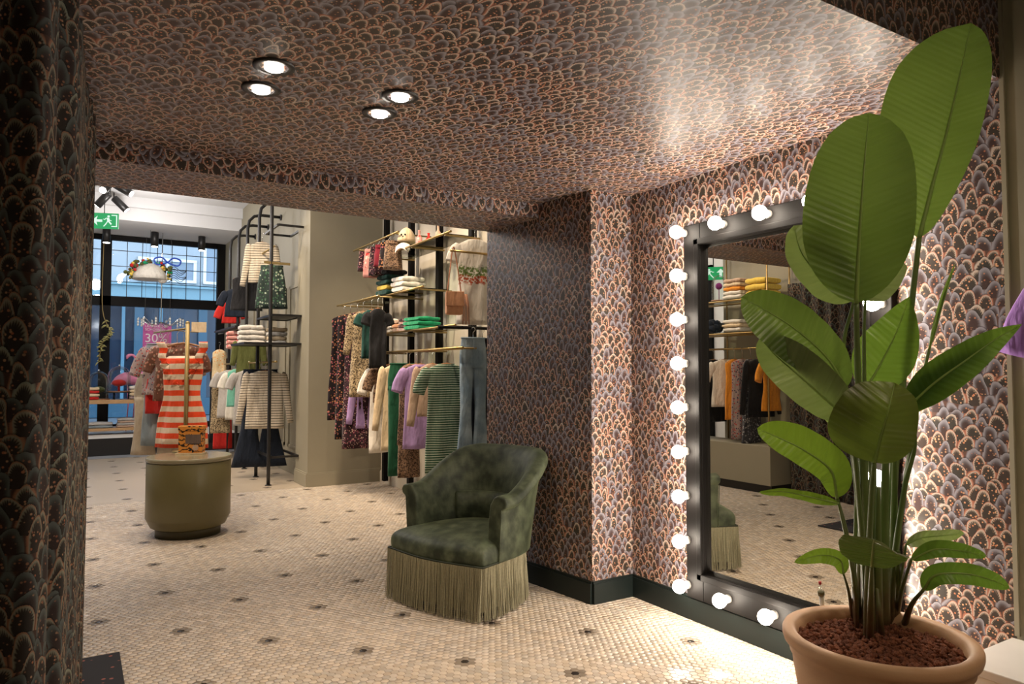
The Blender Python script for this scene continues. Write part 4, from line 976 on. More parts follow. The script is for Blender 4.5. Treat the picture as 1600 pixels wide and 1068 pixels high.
q = MB(); rod(q, (3.27, 5.35, 1.0), (3.27, 5.7, 1.0)); 
# clothes on the lower rail (farthest first)
def zof(y, Y, px): return float(on(px, y, 1, Y)[2])
LOW = [(580, 'long', 'lilac', 668, .17, 'long lilac sweater with rolled cuffs, farthest on the low rail', 'long lilac sweater', 'sweater', None),
       (598, 'long', 'white', 706, .15, 'white cotton top between the lilac sweater and the leopard blouse', 'white cotton top', 'top', .25),
       (608, 'tee', 'leo2', 628, .17, 'short brown leopard blouse over the white top', 'short brown leopard blouse', 'blouse', None),
       (619, 'long', 'cream', 702, .15, 'cream long cardigan hanging beside the green trousers', 'cream cardigan', 'cardigan', .60),
       (630, 'pants', 'green', 742, .15, 'bottle green long trousers in the middle of the low rail', 'bottle green trousers', 'trousers', None),
       (640, 'dress', 'leo2', 745, .11, 'narrow leopard dress just right of the green trousers', 'narrow leopard dress', 'dress', None),
       (650, 'top', 'leo2', 694, .17, 'brown leopard top behind the lilac t-shirt', 'brown leopard top', 'top', None),
       (658, 'tee', 'lilac', 700, .165, 'lilac short-sleeved t-shirt on the low rail', 'lilac short-sleeved t-shirt', 't-shirt', None),
       (676, 'long', 'blush', 650, .14, 'blush long-sleeved top left of the green striped dress', 'blush long-sleeved top', 'top', .5),
       (698, 'tee', 'gstripe', 738, .185, 'green and white striped t-shirt dress beside the jeans', 'green striped dress', 'dress', None)]
for px, kd, mt, hy, w, lab, sh_, cat, sl in LOW:
    Y = ycol(px, 2.88); zn = RL - .125; L = zn - zof(hy, Y, px)
    garment(kd, {'t-shirt': 't_shirt'}.get(cat, cat), (2.88, Y, zn), R.uniform(-.15, .12) - (.25 if px > 690 else 0), F_[mt], lab, sh_, cat, W_=w, L_=L, sl=sl, hem=(w * 1.1 if mt == 'gstripe' else None), folds=3, amp=.014, grp='clothes on the low brass rail')
Yj = 5.62; zj = 1.70
garment('pants', 'jeans', (3.03, Yj - .03, zj), -.30, F_['denim'], 'light blue wide jeans hanging at the near end of the rack', 'light blue jeans', 'jeans', W_=.115, L_=zj - zof(724, Yj, 725), hem=.085, grp=None, rise=.08)
garment('pants', 'jeans', (3.17, Yj + .05, zj), -.30, F_['navy'], 'dark blue jeans behind the light blue pair', 'dark blue jeans', 'jeans', W_=.115, L_=1.05, hem=.085, grp=None, rise=.08)
HIGH = [(537, 'dress', 'floral', 655, .15, .20, 'dark floral long dress, leftmost on the high rail', 'leftmost dark floral dress'), (547, 'dress', 'floral', 685, .15, .17, 'dark floral long dress, second from the left on the high rail', 'second dark floral dress'),
        (558, 'dress', 'floral2', 700, .14, .16, 'plum floral long dress reaching lowest on the high rail', 'plum floral dress'), (567, 'long', 'leo', 620, .12, .15, 'beige leopard blouse on the high rail', 'beige leopard blouse'),
        (580, 'tee', 'teal', 560, .11, .12, 'dark teal short jacket on the high rail', 'dark teal jacket'), (590, 'tee', 'black', 575, .095, .105, 'black short top at the near end of the high rail', 'black short top')]
for px, kd, mt, hy, w, hem, lab, sh_ in HIGH:
    Y = ycol(px, 2.72); zn = 2.20 - .125
    garment(kd, {'dress': 'dress', 'long': 'blouse', 'tee': 'top'}[kd], (2.72, Y, zn), R.uniform(-.3, .0), F_[mt], lab, sh_, {'dress': 'dress', 'long': 'blouse', 'tee': 'top'}[kd], W_=w, L_=zn - zof(hy, Y, px), hem=hem, sl={'dress': 0, 'long': .4, 'tee': .10}[kd], folds=4, amp=.022, grp='clothes on the high rail')
for i, px in enumerate((571, 580, 589, 597, 605, 613)):
    Y = ycol(px, 2.85); mt = ['floral2', 'pinkwhite', 'floral2', 'winered', 'floral', 'leo2'][i]; 
    lab = ['plum floral swim bottoms, leftmost of the small row up high', 'rose printed swim bottoms in the small row up high', 'plum floral swim bottoms in the middle of the small row', 'wine red swim bottoms in the small row up high', 'dark floral swim bottoms beside the wine red pair', 'brown spotted swim bottoms nearest the cap'][i]
    garment('skirt', 'swim_bottoms', (2.85, Y, 2.78), R.uniform(-.5, .1), F_[mt], lab, lab.replace(' up high', '').replace(',', ''), 'swimwear', W_=.09, L_=R.uniform(.22, .32), hem=.10, rise=.07, folds=3, grp='small garments on the highest rail')
# tee with embroidered band, bag, cap, folded piles
garment('tee', 't_shirt', (2.975, 5.46, 2.57), -.36, F_['white'], 'white t-shirt dress with green and red embroidered band, hanging highest', 'white embroidered t-shirt dress', 'dress', W_=.15, L_=.76, sl=.13, mats=[F_['embro'], F_['embro']], folds=5, amp=.014, rise=.10)
bg_ = thing('shoulder_bag', 'peach leather shoulder bag with tan strap hanging from the rack', 'bag', (2.74, 5.38, 1.87))
q = MB(); q.box(2.655, 2.80, 5.33, 5.41, 1.88, 2.07, rot=-.3); part('bag_body', q, F_['skin'], bg_, mods=bevel(.015, 3))
q = MB(); q.box(2.650, 2.805, 5.318, 5.332, 1.95, 2.075, rot=-.3, c=(2.7275, 5.37)); part('flap', q, F_['skin'], bg_, mods=bevel(.005))
q = MB(); q.tube(cat_rom([(2.66, 5.37, 2.05), (2.69, 5.38, 2.25), (2.725, 5.40, 2.44), (2.745, 5.40, 2.44), (2.775, 5.38, 2.22), (2.79, 5.36, 2.05)], 20), .011, 6, flat=.35); part('strap', q, F_['tan'], bg_)
for k in range(5): q = MB(); q.tube([(2.79 + .012 * k, 5.35, 2.06), (2.80 + .013 * k, 5.34, 1.95), (2.795 + .015 * k, 5.34, 1.80 + .03 * (k % 2))], .008, 5, flat=.4); part('tassel', q, F_['skin'] if k % 2 else F_['tan'], bg_)
cy_ = ycol(634, 2.97); cp = thing('baseball_cap', 'cream baseball cap standing on the highest glass shelf', 'cap', (2.97, cy_, S1 + .006))
def cap_pt(a, b, c): k = -.75; return (2.97 + a * math.cos(k) - b * math.sin(k), cy_ + a * math.sin(k) + b * math.cos(k), S1 + .09 + c)
q = MB(); rr = []
for th_ in np.linspace(.03, PI / 2, 9):
    rr.append([cap_pt(.095 * math.sin(th_) * math.cos(f_) - .0, .105 * math.sin(th_) * math.sin(f_), .155 * math.cos(th_)) for f_ in np.linspace(0, 2 * PI, 24, endpoint=False)])
q.rings(rr[::-1]); part('crown', q, F_['cream'], cp)
q = MB(); rr = []
for u in np.linspace(0, 1, 6): rr.append([cap_pt(x * (1 - .15 * u), -.09 - .085 * u * (1 - (x / .1) ** 2 * .5), -.02 - .07 * u - 6 * x * x + dz) for x, dz in [(x, .003) for x in np.linspace(-.085, .085, 9)] + [(x, -.003) for x in np.linspace(.085, -.085, 9)]])
q.rings(rr); part('visor', q, F_['white'], cp)
q = MB(); q.ball(cap_pt(0, 0, .156), .008, 8, 5); part('button', q, F_['cream'], cp)
q = MB(); q.tube([cap_pt(0, 0, -.085), cap_pt(0, 0, .10)], [.05, .02], 12); part('stand', q, M['brassdull'], cp)
q = MB()
for a in (-.02, .0, .02): q.ball(cap_pt(a, -.098 , .045 + abs(a)), .011, 6, 4, (1, .4, 1))
part('emblem', q, F_['navy'], cp)
Yb = ycol(654, 3.0)
for k, (mt, dz) in enumerate((('pinkwhite', .16), ('red', .12), ('blush', .2))):
    q = MB(); q.lathe([(.03, 0), (.032, .01), (.03, dz * .6), (.012, dz * .75), (.012, dz), (.016, dz + .01)], 14, (3.0 + .06 * k, Yb - .1 * k, S1 + .006)); single('bottle', q, F_[mt], ['rose patterned', 'red', 'peach'][k] + ' small bottle on the highest glass shelf', 'bottle', 'bottles on the highest shelf')
stack('folded_shirt', (3.02, ycol(637, 3.02), S2 + .007), 3, .14, .13, .055, [F_['white']], '{} of the white folded tops on the middle glass shelf', rot=.1, grp='white folded tops on the middle shelf')
stack('folded_shirt', (3.0, ycol(611, 3.0), S2 + .007), 5, .13, .13, .058, [F_['teal'], F_['towel'], F_['teal'], F_['teal'], F_['black']], '{} folded garment of the dark and yellow pile on the middle shelf', rot=.1, grp='dark folded pile on the middle shelf')
stack('folded_shirt', (2.99, ycol(615, 2.99), S3 + .007), 4, .10, .10, .038, [F_['white']], '{} of the white folded tops on the lower glass shelf', rot=.1, grp='white folded tops on the lower shelf')
stack('folded_shirt', (2.99, ycol(625, 2.99), S3 + .007), 3, .07, .07, .045, [F_['blush'], F_['skin']], '{} peach folded piece on the lower glass shelf', rot=.1, grp='peach folded pieces')
stack('folded_shirt', (2.99, ycol(637, 2.99), S3 + .007), 4, .08, .08, .035, [F_['pinkfloral'], F_['floral2']], '{} floral folded piece on the lower glass shelf', rot=.1, grp='floral folded pieces')
stack('folded_shirt', (3.02, ycol(659, 3.02), S3 + .007), 3, .13, .16, .045, [F_['greenp']], '{} of the bright green folded tops on the lower glass shelf', rot=.1, grp='green folded tops')

# ------------------------------------------------------------------ left-hand rack of five black posts
feet = [on(x, y, 2, 0) for x, y in ((419, 758), (399.6, 744.7), (381.4, 732), (368, 722), (355, 712))]
lr = thing('clothes_rack', 'black steel clothes rack of five tall posts beside the pier wall', 'clothes rack', (2.08, 10.7, 0))
HT = 3.70; XR = float(np.mean([f_[0] for f_ in feet])); ys = [float(f_[1]) for f_ in feet]
for i, y in enumerate(ys):
    x = float(feet[i][0]); wx = PX0 + (.0 if y < PY + .55 else .16)
    q = MB(); q.tube(cat_rom([(x, y, .01), (x, y, 1.2), (x, y, 2.4), (x, y, HT - .22)], 12)[:-1] + [(x, y, HT - .22), (x + .02, y, HT - .10), (x + .09, y, HT - .025), (x + .2, y, HT), (wx - .01, y, HT)], .022, 10)
    p_ = part('post', q, M['black'], lr)
    q = MB(); q.lathe([(.04, 0.001), (.04, .008), (.022, .01)], 16, (x, y, 0)); part('foot_plate', q, M['black'], p_)
    q = MB(); q.tube([(wx - .02, y, HT), (wx - .001, y, HT)], .045, 14); part('wall_flange', q, M['black'], p_)
def lrail(z, y0, y1, dx=0, m='brassdull'): q = MB(); rod(q, (XR + dx, y0, z), (XR + dx, y1, z), .012); part('hanging_rail', q, M[m], lr)
lrail(1.52, ys[0] - .1, ys[4]); lrail(2.98, ys[0] + .1, ys[2]); lrail(2.05, ys[2] - .3, ys[4] + .6, m='brassdull')
lrail(2.62, ys[3], ys[4] + .4)
def lshelf(z, y0, y1, m='black', x0=-.30, x1=.38, open_=False):
    q = MB(); 
    for y in (y0, y1): q.box(XR + x0, XR + x1, y - .013, y + .013, z - .013, z + .013)
    for x in (x0, x1): q.box(XR + x - .013, XR + x + .013, y0, y1, z - .013, z + .013)
    if not open_: q.box(XR + x0, XR + x1, y0, y1, z - .004, z + .004)
    part('shelf_frame' if open_ else 'shelf', q, M[m], lr)
lshelf(1.745, ys[0] - .05, ys[1] + .0, x0=-.36, x1=.34); lshelf(2.10, ys[0] - .05, ys[1], x0=-.04, x1=.34); lshelf(3.22, ys[0] - .1, ys[0] + .6, x0=0, x1=.33, open_=True)
lshelf(2.05, ys[2], ys[4], x0=-.15, x1=.2); lshelf(.34, ys[0], ys[1], x0=-.02, x1=.3, open_=True)
q = MB(); q.box(XR - .15, XR + .17, ys[0] - .02, ys[0] + .0, 2.735, 2.765); part('face_out_arm', q, M['brassdull'], lr)
def lg(px, ny, hy, kd, mt, w, lab, sh_, cat, name=None, sl=None, hem=None, X=None, rot=-.2, rise=.1, dy=0, L=None):
    X = X or XR; Y = ycol(px, X) + dy; zn = zof(ny, Y, px)
    garment(kd, name or cat, (X, Y, zn), rot, F_[mt], lab, sh_, cat, W_=w, L_=L or (zn - zof(hy, Y, px)), sl=sl, hem=hem, folds=3, amp=.012, grp='clothes on the black rack', rise=rise)
lg(415, 578, 669, 'long', 'bstripe', .225, 'cream long-sleeved t-shirt with thin dark stripes, front of the black rack', 'thin-striped long-sleeved t-shirt', 't-shirt', 't_shirt', sl=.60, hem=.24, rot=-.22)
lg(411, 577, 728, 'pants', 'navy', .23, 'wide navy trousers behind the thin-striped t-shirt', 'wide navy trousers', 'trousers', hem=.21, dy=.14, rot=-.22)
lg(392, 577, 664, 'tee', 'grey', .19, 'light grey t-shirt behind the striped one', 'light grey t-shirt', 't-shirt', 't_shirt', dy=.1)
lg(376, 577, 655, 'tee', 'white', .19, 'white t-shirt halfway along the black rack', 'white t-shirt', 't-shirt', 't_shirt')
lg(371, 575, 635, 'top', 'mint', .13, 'mint satin camisole halfway along the black rack', 'mint camisole', 'camisole', X=XR - .1)
lg(362, 577, 652, 'tee', 'grey', .19, 'pale grey t-shirt farther along the black rack', 'pale grey t-shirt', 't-shirt', 't_shirt')
lg(350, 590, 700, 'dress', 'red', .13, 'red dress near the far end of the black rack', 'red dress', 'dress', hem=.15)
lg(346, 600, 676, 'dress', 'leo', .14, 'beige leopard dress at the far end of the black rack', 'beige leopard dress', 'dress', X=XR - .12)
lg(343, 545, 592, 'top', 'yellow', .11, 'pale yellow floral top hanging by the window jamb', 'pale yellow floral top', 'top', X=XR - .05)
lg(378, 528, 606, 'long', 'khaki', .17, 'khaki green blouse hanging under the folded rose pile', 'khaki blouse', 'blouse', dy=-.5, sl=.3)
lg(350, 560, 690, 'pants', 'black', .16, 'black trousers behind the red dress', 'black trousers', 'trousers', dy=.3)
lg(407, 377, 442, 'long', 'bstripe', .16, 'cream striped sweater hanging high on the black rack', 'high striped sweater', 'sweater', sl=.52, rot=-.35)
lg(423, 415, 482, 'skirt', 'jungle', .15, 'dark jungle print shorts hanging high beside the front post', 'jungle print shorts', 'shorts', hem=.20, rot=-.35)
lg(384, 430, 485, 'top', 'black', .20, 'black top high in the middle of the black rack', 'high black top', 'top', hem=.22)
lg(368, 450, 495, 'tee', 'navy', .16, 'navy t-shirt high at the far end of the black rack', 'high navy t-shirt', 't-shirt', 't_shirt')
lg(360, 470, 505, 'tee', 'red', .13, 'small red top high at the far end of the black rack', 'small red top', 'top')
for i, (px, py, mt, lab) in enumerate(((408, 537, 'white', '{} of the white folded sweaters on the black rack shelf'), (366, 545, 'pinkwhite', '{} of the rose printed folded tops on the black rack'))):
    z = 1.75 if i == 0 else zof(py, ys[2] + .4, px); Y = ycol(px, XR - .02) if i == 0 else ys[2] + .4
    stack('folded_sweater' if i == 0 else 'folded_shirt', (XR - .12 if i == 0 else XR - .06, Y + .15 if i == 0 else Y, z + .001), 4, .17 if i == 0 else .14, .14, .066, [F_[mt]], lab, rot=-.1, grp=['white folded sweaters', 'rose folded tops'][i])
stack('folded_sweater', (XR + .17, ycol(428, XR + .1) + .2, 1.751), 4, .13, .13, .058, [F_['white'], F_['cream']], '{} of the cream folded sweaters behind the front post', rot=-.1, grp='cream folded sweaters')

# ------------------------------------------------------------------ drum table, brass stand and what hangs on it
dr = on(294, 833, 2, 0); rD = 61 / F * 6.14; zD = .672
drum = thing('drum_table', 'round olive drum display table on a dark recessed base', 'table', (dr[0], dr[1], 0))
q = MB(); q.lathe([(.26, .001), (.262, .06), (.262, .07)], 48, (dr[0], dr[1], 0)); part('base', q, M['base_dark'] if False else plain('dark_olive_base', (.05, .042, .016), .5), drum)
q = MB(); q.lathe([(.27, .07), (.30, .085), (rD - .006, .15), (rD, .16), (rD, zD - .045), (rD - .004, zD - .04)], 64, (dr[0], dr[1], 0)); part('body', q, M['drum'], drum)
q = MB(); q.lathe([(rD - .003, zD - .037), (rD + .004, zD - .034), (rD + .004, zD - .004), (rD - .002, zD)], 64, (dr[0], dr[1], 0)); part('top', q, plain('olive_top', (.24, .21, .13), .22, nz=.05), drum)
pb_ = on(289.5, 705, 2, zD); pt_ = dp(292, 504, float((pb_ - EYE) @ FW)); st = thing('garment_stand', 'brass garment stand rising from the drum table', 'garment stand', (pb_[0], pb_[1], zD))
q = MB(); q.tube([(pb_[0], pb_[1], zD + .02), (pb_[0], pb_[1], 1.0), (pb_[0], pb_[1], float(pt_[2]))], .019, 14); q.ball((pb_[0], pb_[1], float(pt_[2])), .02, 12, 6); part('pole', q, M['brassdull'], st)
q = MB(); q.lathe([(.11, .001), (.11, .012), (.03, .016), (.024, .03)], 32, (pb_[0], pb_[1], zD)); part('foot_plate', q, M['brassdull'], st)
hz = float(pt_[2]) - .05; bk = np.array([pb_[0], pb_[1], hz]); bd = np.array([FW[0], FW[1], 0]) * 1.0 - RT * .95; bd /= np.linalg.norm(bd)
q = MB(); q.tube([bk, bk + bd * .95], .010, 8); part('arm', q, M['brassdull'], st)
def on_stand(dist, kd, mt, w, L, lab, sh_, cat, name=None, hem=None, sl=None, amp=.016, th=.04, dz=-.12):
    p = bk + bd * dist; garment(kd, name or cat, (p[0], p[1], hz + dz), -YAW - .12, F_[mt], lab, sh_, cat, W_=w, L_=L, hem=hem, sl=sl, th=th, amp=amp, folds=5, grp='clothes on the brass stand', rise=-dz - .005)
on_stand(.10, 'strap', 'orange', .235, .97, 'orange and white striped summer dress on the brass stand', 'orange striped dress', 'dress', hem=.262, th=.05)
on_stand(.27, 'tee', 'brownfloral', .22, .55, 'brown floral blouse right behind the striped dress', 'brown floral blouse', 'blouse')
on_stand(.52, 'tee', 'pinkfloral', .25, .50, 'grey and pink floral blouse with ruffled sleeves at the stand', 'grey floral blouse', 'blouse', sl=.24)
on_stand(.56, 'top', 'red', .20, .68, 'orange-red top hanging left behind the striped dress', 'orange-red top', 'top', hem=.22)
on_stand(.70, 'pants', 'bluegrey', .17, 1.0, 'grey-blue cropped jeans hanging behind the striped dress', 'grey-blue jeans', 'jeans', hem=.10)
on_stand(.80, 'pants', 'beige', .23, .80, 'wide beige trousers hanging at the back of the stand', 'wide beige trousers', 'trousers', hem=.14, dz=-.42)
# tiger print box on a tray
bp_ = on(299, 709, 2, zD); 
q = MB(); q.box(bp_[0] - .115, bp_[0] + .115, bp_[1] - .05, bp_[1] + .07, zD + .001, zD + .014, rot=-.45); single('tray', q, F_['cream'], 'thin cream tray under the tiger print box', 'tray')
g = G('tiger_print'); w_ = g.n('ShaderNodeTexWave', bands_direction='Z'); g.put(w_.inputs['Scale'], 7.0); g.put(w_.inputs['Distortion'], 9.0); g.put(w_.inputs['Detail'], 2.0); g.put(w_.inputs['Detail Scale'], 3.0); g.put(w_.inputs['Vector'], g.co())
g.base(g.mix(g.step(w_.outputs[1], .68, .8), (.72, .28, .05), (.02, .012, .01)), .4); M['tiger'] = g.m
tb = thing('tiger_print_box', 'orange tiger print gift box standing on the drum table', 'box', (bp_[0], bp_[1], zD + .015))
def tbx(q, a): q.box(bp_[0] + a[0], bp_[0] + a[1], bp_[1] + a[2], bp_[1] + a[3], zD + .0145 + a[4], zD + .0145 + a[5], rot=-.45, c=(bp_[0], bp_[1])); return q
part('box_body', tbx(MB(), (-.10, .10, -.035, .055, 0, .19)), M['tiger'], tb, mods=bevel(.003)); part('lid', tbx(MB(), (-.105, .105, -.04, .06, .19, .235)), M['tiger'], tb, mods=bevel(.004))
part('panel', tbx(MB(), (-.04, .09, -.0385, -.035, .08, .16)), fab('grey_brown_panel', (.16, .11, .09)), tb)
q = MB(); cx_, cy2 = .045, -.0395; n_ = 20; k_, s_ = math.cos(-.45), math.sin(-.45)
rr = [[(bp_[0] + (cx_ + .026 * math.cos(a)) * k_ - y * s_, bp_[1] + (cx_ + .026 * math.cos(a)) * s_ + y * k_, zD + .06 + .026 * math.sin(a)) for a in np.linspace(0, 2 * PI, n_, endpoint=False)] for y in (-.035, -.038)]
q.rings(rr); part('round_sticker', q, F_['blush'], tb)
# price card behind the hangers
q = MB(); c_ = dp(311, 511, 6.9); q.box(c_[0] - .07, c_[0] + .07, c_[1] - .004, c_[1] + .004, c_[2] - .05, c_[2] + .05, rot=-.5); 
crd = single('sign_card', q, F_['cream'], 'blank cream card held above the brass stand', 'card'); q2 = MB(); q2.tube([(c_[0], c_[1], c_[2] - .05), tuple(bk + bd * .4)], .004, 6); part('clip_rod', q2, M['brassdull'], crd)

# ------------------------------------------------------------------ window display: trestle table, cloches, flamingos, flowers
DYT = 14.3; tx0, tx1 = -1.3, xat(240, DYT); zt1 = float(on(190, 624, 1, DYT)[2]); zt2 = float(on(190, 668, 1, DYT)[2])
dt = thing('display_table', 'light wooden two-level display table in the shop window', 'table', ((tx0 + tx1) / 2, DYT + .2, .293))
q = MB(); q.box(tx0, tx1, DYT, DYT + .5, zt1 - .07, zt1); part('table_top', q, M['lightwood'], dt, mods=bevel(.004))
q = MB(); q.box(tx0, tx1 - .12, DYT + .02, DYT + .48, zt2 - .05, zt2); part('lower_shelf', q, M['lightwood'], dt, mods=bevel(.004))
for x in (tx1 - .10, tx0 + .1):
    for y in (DYT + .05, DYT + .45):
        q = MB(); q.tube([(x, y, zt1 - .07), (x + (.16 if x > 0 else -.1) * -.6, y, .293)], .028, 4); part('leg', q, M['wood'], dt)
def cloche(px, r, h, lab, inner, stand=0):
    x = xat(px, DYT + .2); b = (x, DYT + .2, zt1 + .001); t = thing('glass_cloche', lab, 'cloche', b, 'glass cloches on the display table')
    if stand:
        q = MB(); q.lathe([(r * 1.25, stand - .012), (r * 1.25, stand)], 24, b); part('stand_top', q, M['black'], t)
        for a in (0, 2.1, 4.2): q = MB(); q.tube([(b[0] + r * .8 * math.cos(a), b[1] + r * .8 * math.sin(a), b[2]), (b[0] + r * .8 * math.cos(a), b[1] + r * .8 * math.sin(a), b[2] + stand - .01)], .009, 6); part('leg', q, M['black'], t)
    q = MB(); q.lathe([(r * 1.05, stand), (r * 1.05, stand + .015)], 24, b); part('base', q, M['wood'], t)
    q = MB(); q.lathe([(r, stand + .016), (r, stand + h * .6), (r * .93, stand + h * .75), (r * .7, stand + h * .9), (r * .3, stand + h * .985), (.01, stand + h)], 24, b, cap=False); part('glass_dome', q, M['glass'], t)
    q = MB(); q.ball((b[0], b[1], b[2] + stand + h * 1.03), .018, 8, 6); part('knob', q, M['chrome'], t)
    q = MB(); q.ball((b[0], b[1], b[2] + stand + h * .35), r * .62, 14, 8, (1, 1, .55)); q.tube([(b[0], b[1], b[2] + stand + .015), (b[0], b[1], b[2] + stand + h * .3)], .02, 8)
    part('display_piece', q, F_[inner], t)
cloche(155, .17, .50, 'glass cloche with a dark piece, left on the window table', 'khaki')
cloche(187, .185, .46, 'taller glass cloche with a red piece on a small black stand', 'red', .13)
stack('folded_shirt', (xat(143, DYT + .15), DYT + .15, zt1 + .001), 4, .13, .14, .055, [F_['red'], F_['cream']], '{} red and cream folded garment at the left end of the window table', grp='red folded pile in the window')
stack('folded_shirt', (xat(222, DYT + .15), DYT + .15, zt1 + .001), 4, .20, .15, .06, [F_['pinkfloral'], F_['cream'], F_['cream'], F_['white']], '{} of the cream folded pile at the right end of the window table', grp='cream folded pile in the window')
stack('folded_shirt', (xat(205, DYT + .2), DYT + .2, zt2 + .001), 4, .20, .15, .04, [F_['blush'], F_['grey']], '{} beige folded garment on the lower level of the window table', grp='beige folded pile in the window')
stack('folded_shirt', (xat(153, DYT + .2), DYT + .2, zt2 + .001), 2, .24, .16, .05, [F_['bluegrey'], F_['grey']], '{} grey folded garment on the lower level of the window table', grp='grey folded pile in the window')
M['flam'] = plain('flamingo_pink', (.75, .25, .42), .5)
def flamingo(px, ztop, lab, flip=1, sc=1.0):
    Y = 14.95; x = xat(px, Y); b = (x, Y, .293); t = thing('flamingo_figure', lab, 'figurine', b, 'pink flamingo figures')
    zb = 1.20
    q = MB(); q.tube(cat_rom([(x - .30 * flip, Y, zb - .03), (x - .15 * flip, Y, zb + .04), (x, Y, zb + .07), (x + .13 * flip, Y, zb + .03), (x + .19 * flip, Y, zb - .02)], 14), [.008, .04, .075, .095, .11, .12, .12, .12, .11, .10, .09, .075, .06, .03], 12); part('body', q, M['flam'], t)
    q = MB(); q.tube(cat_rom([(x + .15 * flip, Y, zb + .02), (x + .22 * flip, Y, zb + .12), (x + .15 * flip, Y, zb + .26), (x + .13 * flip, Y, zb + .40), (x + .19 * flip, Y, zb + .50), (x + .27 * flip, Y, zb + .49), (x + .29 * flip, Y, zb + .43)], 22), [.045, .04, .035, .03, .027, .025] + [.023] * 10 + [.026, .032, .032, .026, .018, .012], 10); part('neck_and_head', q, M['flam'], t)
    q = MB(); q.tube([(x + .285 * flip, Y, zb + .44), (x + .305 * flip, Y, zb + .39)], [.014, .004], 8); part('beak', q, M['black'], t)
    for dx in (-.03, .07):
        q = MB(); q.tube([(x + dx, Y, zb - .04), (x + dx + .02, Y, zb - .4), (x + dx - .01, Y, .30)], .011, 6); part('leg', q, M['flam'], t)
flamingo(203, 0, 'pink flamingo figure with raised neck in the shop window'); flamingo(226, 0, 'pink flamingo figure half hidden behind the hanging clothes', -1)
# hanging dried sprig
sp = dp(160, 480, 13.2); t = thing('hanging_sprig', 'yellow-green leafy sprig hanging in the left shop window', 'decoration', sp)
A = cat_rom([(sp[0], sp[1], 3.998 if sp[1] > 14 else (4.0 if sp[1] > 13.8 else SHOPC)), sp, dp(172, 518, 13.2), dp(160, 535, 13.2), dp(154, 565, 13.2)], 24); q = MB(); q.tube(A, .008, 5); part('stem', q, M['brassdull'], t)
q = MB()
for i in range(60):
    p = A[8 + i % 16]; a = R.uniform(0, 2 * PI); l = R.uniform(.05, .10); e = p + np.array([math.cos(a) * l, math.sin(a) * l * .6, R.uniform(-.08, .03)]); q.tube([p, (p + e) / 2 + (0, 0, .01), e], [.004, .014, .002], 5)
part('leaves', q, fab('yellow_green_dried', (.45, .42, .16)), t, kind='stuff')
# hanging straw hat with flowers and blue bow
hc = dp(234, 428, 13.0); t = thing('flowered_hat_display', 'pale straw hat crowned with flowers and a blue bow hanging before the upper window', 'decoration', hc)
q = MB(); q.lathe([(.30, -.10), (.285, -.02), (.22, .10), (.12, .18), (.01, .20)], 26, hc); q.ball(hc + (.20, -.08, -.08), .09, 12, 8); part('crown', q, F_['white'], t)
q = MB()
for i in range(90):
    a = R.uniform(-.2, PI + .2); r = R.uniform(.26, .40); p = hc + np.array([r * math.cos(a), R.uniform(-.2, .1), -.04 + r * .78 * math.sin(a)]); q.ball(p, R.uniform(.018, .04), 6, 4, mi=R.choice([0, 0, 1, 2, 3]))
part('flowers', q, [F_['khaki'], F_['red'], F_['towel'], F_['greenp']], t, kind='stuff')
M['bowblue'] = plain('blue_ribbon', (.02, .08, .55), .4)
for sg in (-1, 1):
    q = MB(); c0 = hc + (.28, -.1, .22); q.tube(cat_rom([c0, c0 + (sg * .1, 0, .09), c0 + (sg * .22, 0, .05), c0 + (sg * .17, 0, -.05), c0], 16), .028, 6, flat=.5); part('bow_loop', q, M['bowblue'], t)
for k in range(7):
    q = MB(); c0 = hc + (.30, -.1, .1 - .04 * k); q.tube(cat_rom([c0, c0 + (.10, 0, .05), c0 + (.2, 0, -.02), c0 + (.30, 0, .03 * (k % 3))], 12), .006, 5); part('twig', q, M['black'], t)
q = MB(); q.tube([hc + (0, 0, .19), (hc[0], hc[1], 3.99)], .003, 4); part('wire', q, M['black'], t)

# ------------------------------------------------------------------ shelf unit on the left wall, seen in the mirror
su = thing('shelf_unit', 'brass and glass shelf unit with hanging rail over a low cabinet, seen in the mirror', 'shelf unit', (-1.0, 6.1, .001))
q = MB(); q.box(-1.22, -.76, 5.36, 7.3, .10, .545); part('cabinet', q, M['olive'], su, mods=bevel(.004))
q = MB(); q.box(-1.20, -.80, 5.38, 7.28, .001, .10); part('plinth', q, M['black'], su)
for y in (5.40, 6.35, 7.26):
    for x in (-.80, -1.20): q = MB(); q.tube([(x, y, .545), (x, y, 2.95)], .010, 8); part('post', q, M['brass'], su)
for z in (1.86, 2.26, 2.95):
    q = MB(); rod(q, (-.80, 5.4, z), (-.80, 7.26, z)); rod(q, (-1.2, 5.4, z), (-1.2, 7.26, z)); part('rail', q, M['brass'], su)
    if z < 2.9: q = MB(); q.box(-1.19, -.81, 5.41, 7.25, z + .01, z + .02); part('glass_shelf', q, M['shelfglass'], su)
q = MB(); rod(q, (-.98, 5.4, 1.68), (-.98, 7.26, 1.68), .012); part('hanging_rail', q, M['brass'], su)
stack('folded_towel', (-.98, 5.60, 2.285), 3, .15, .16, .075, [F_['towel']], '{} of the yellow folded towels, seen in the mirror', 'towel', rot=1.57, grp='yellow towels')
stack('folded_shirt', (-.98, 5.95, 2.285), 5, .14, .16, .05, [F_['white'], F_['white'], F_['orangep'], F_['cream'], F_['blush']], '{} white and peach folded garment, seen in the mirror', rot=1.57, grp='peach folded pile in the mirror')
stack('folded_shirt', (-.98, 5.95, 1.885), 3, .14, .17, .05, [F_['white'], F_['cream']], '{} white folded garment on the middle shelf, seen in the mirror', rot=1.57, grp='white folded pile in the mirror')
cl_ = (-.98, 6.28, 2.282); t = thing('glass_cloche', 'glass cloche with a purple flower, seen in the mirror', 'cloche', cl_)
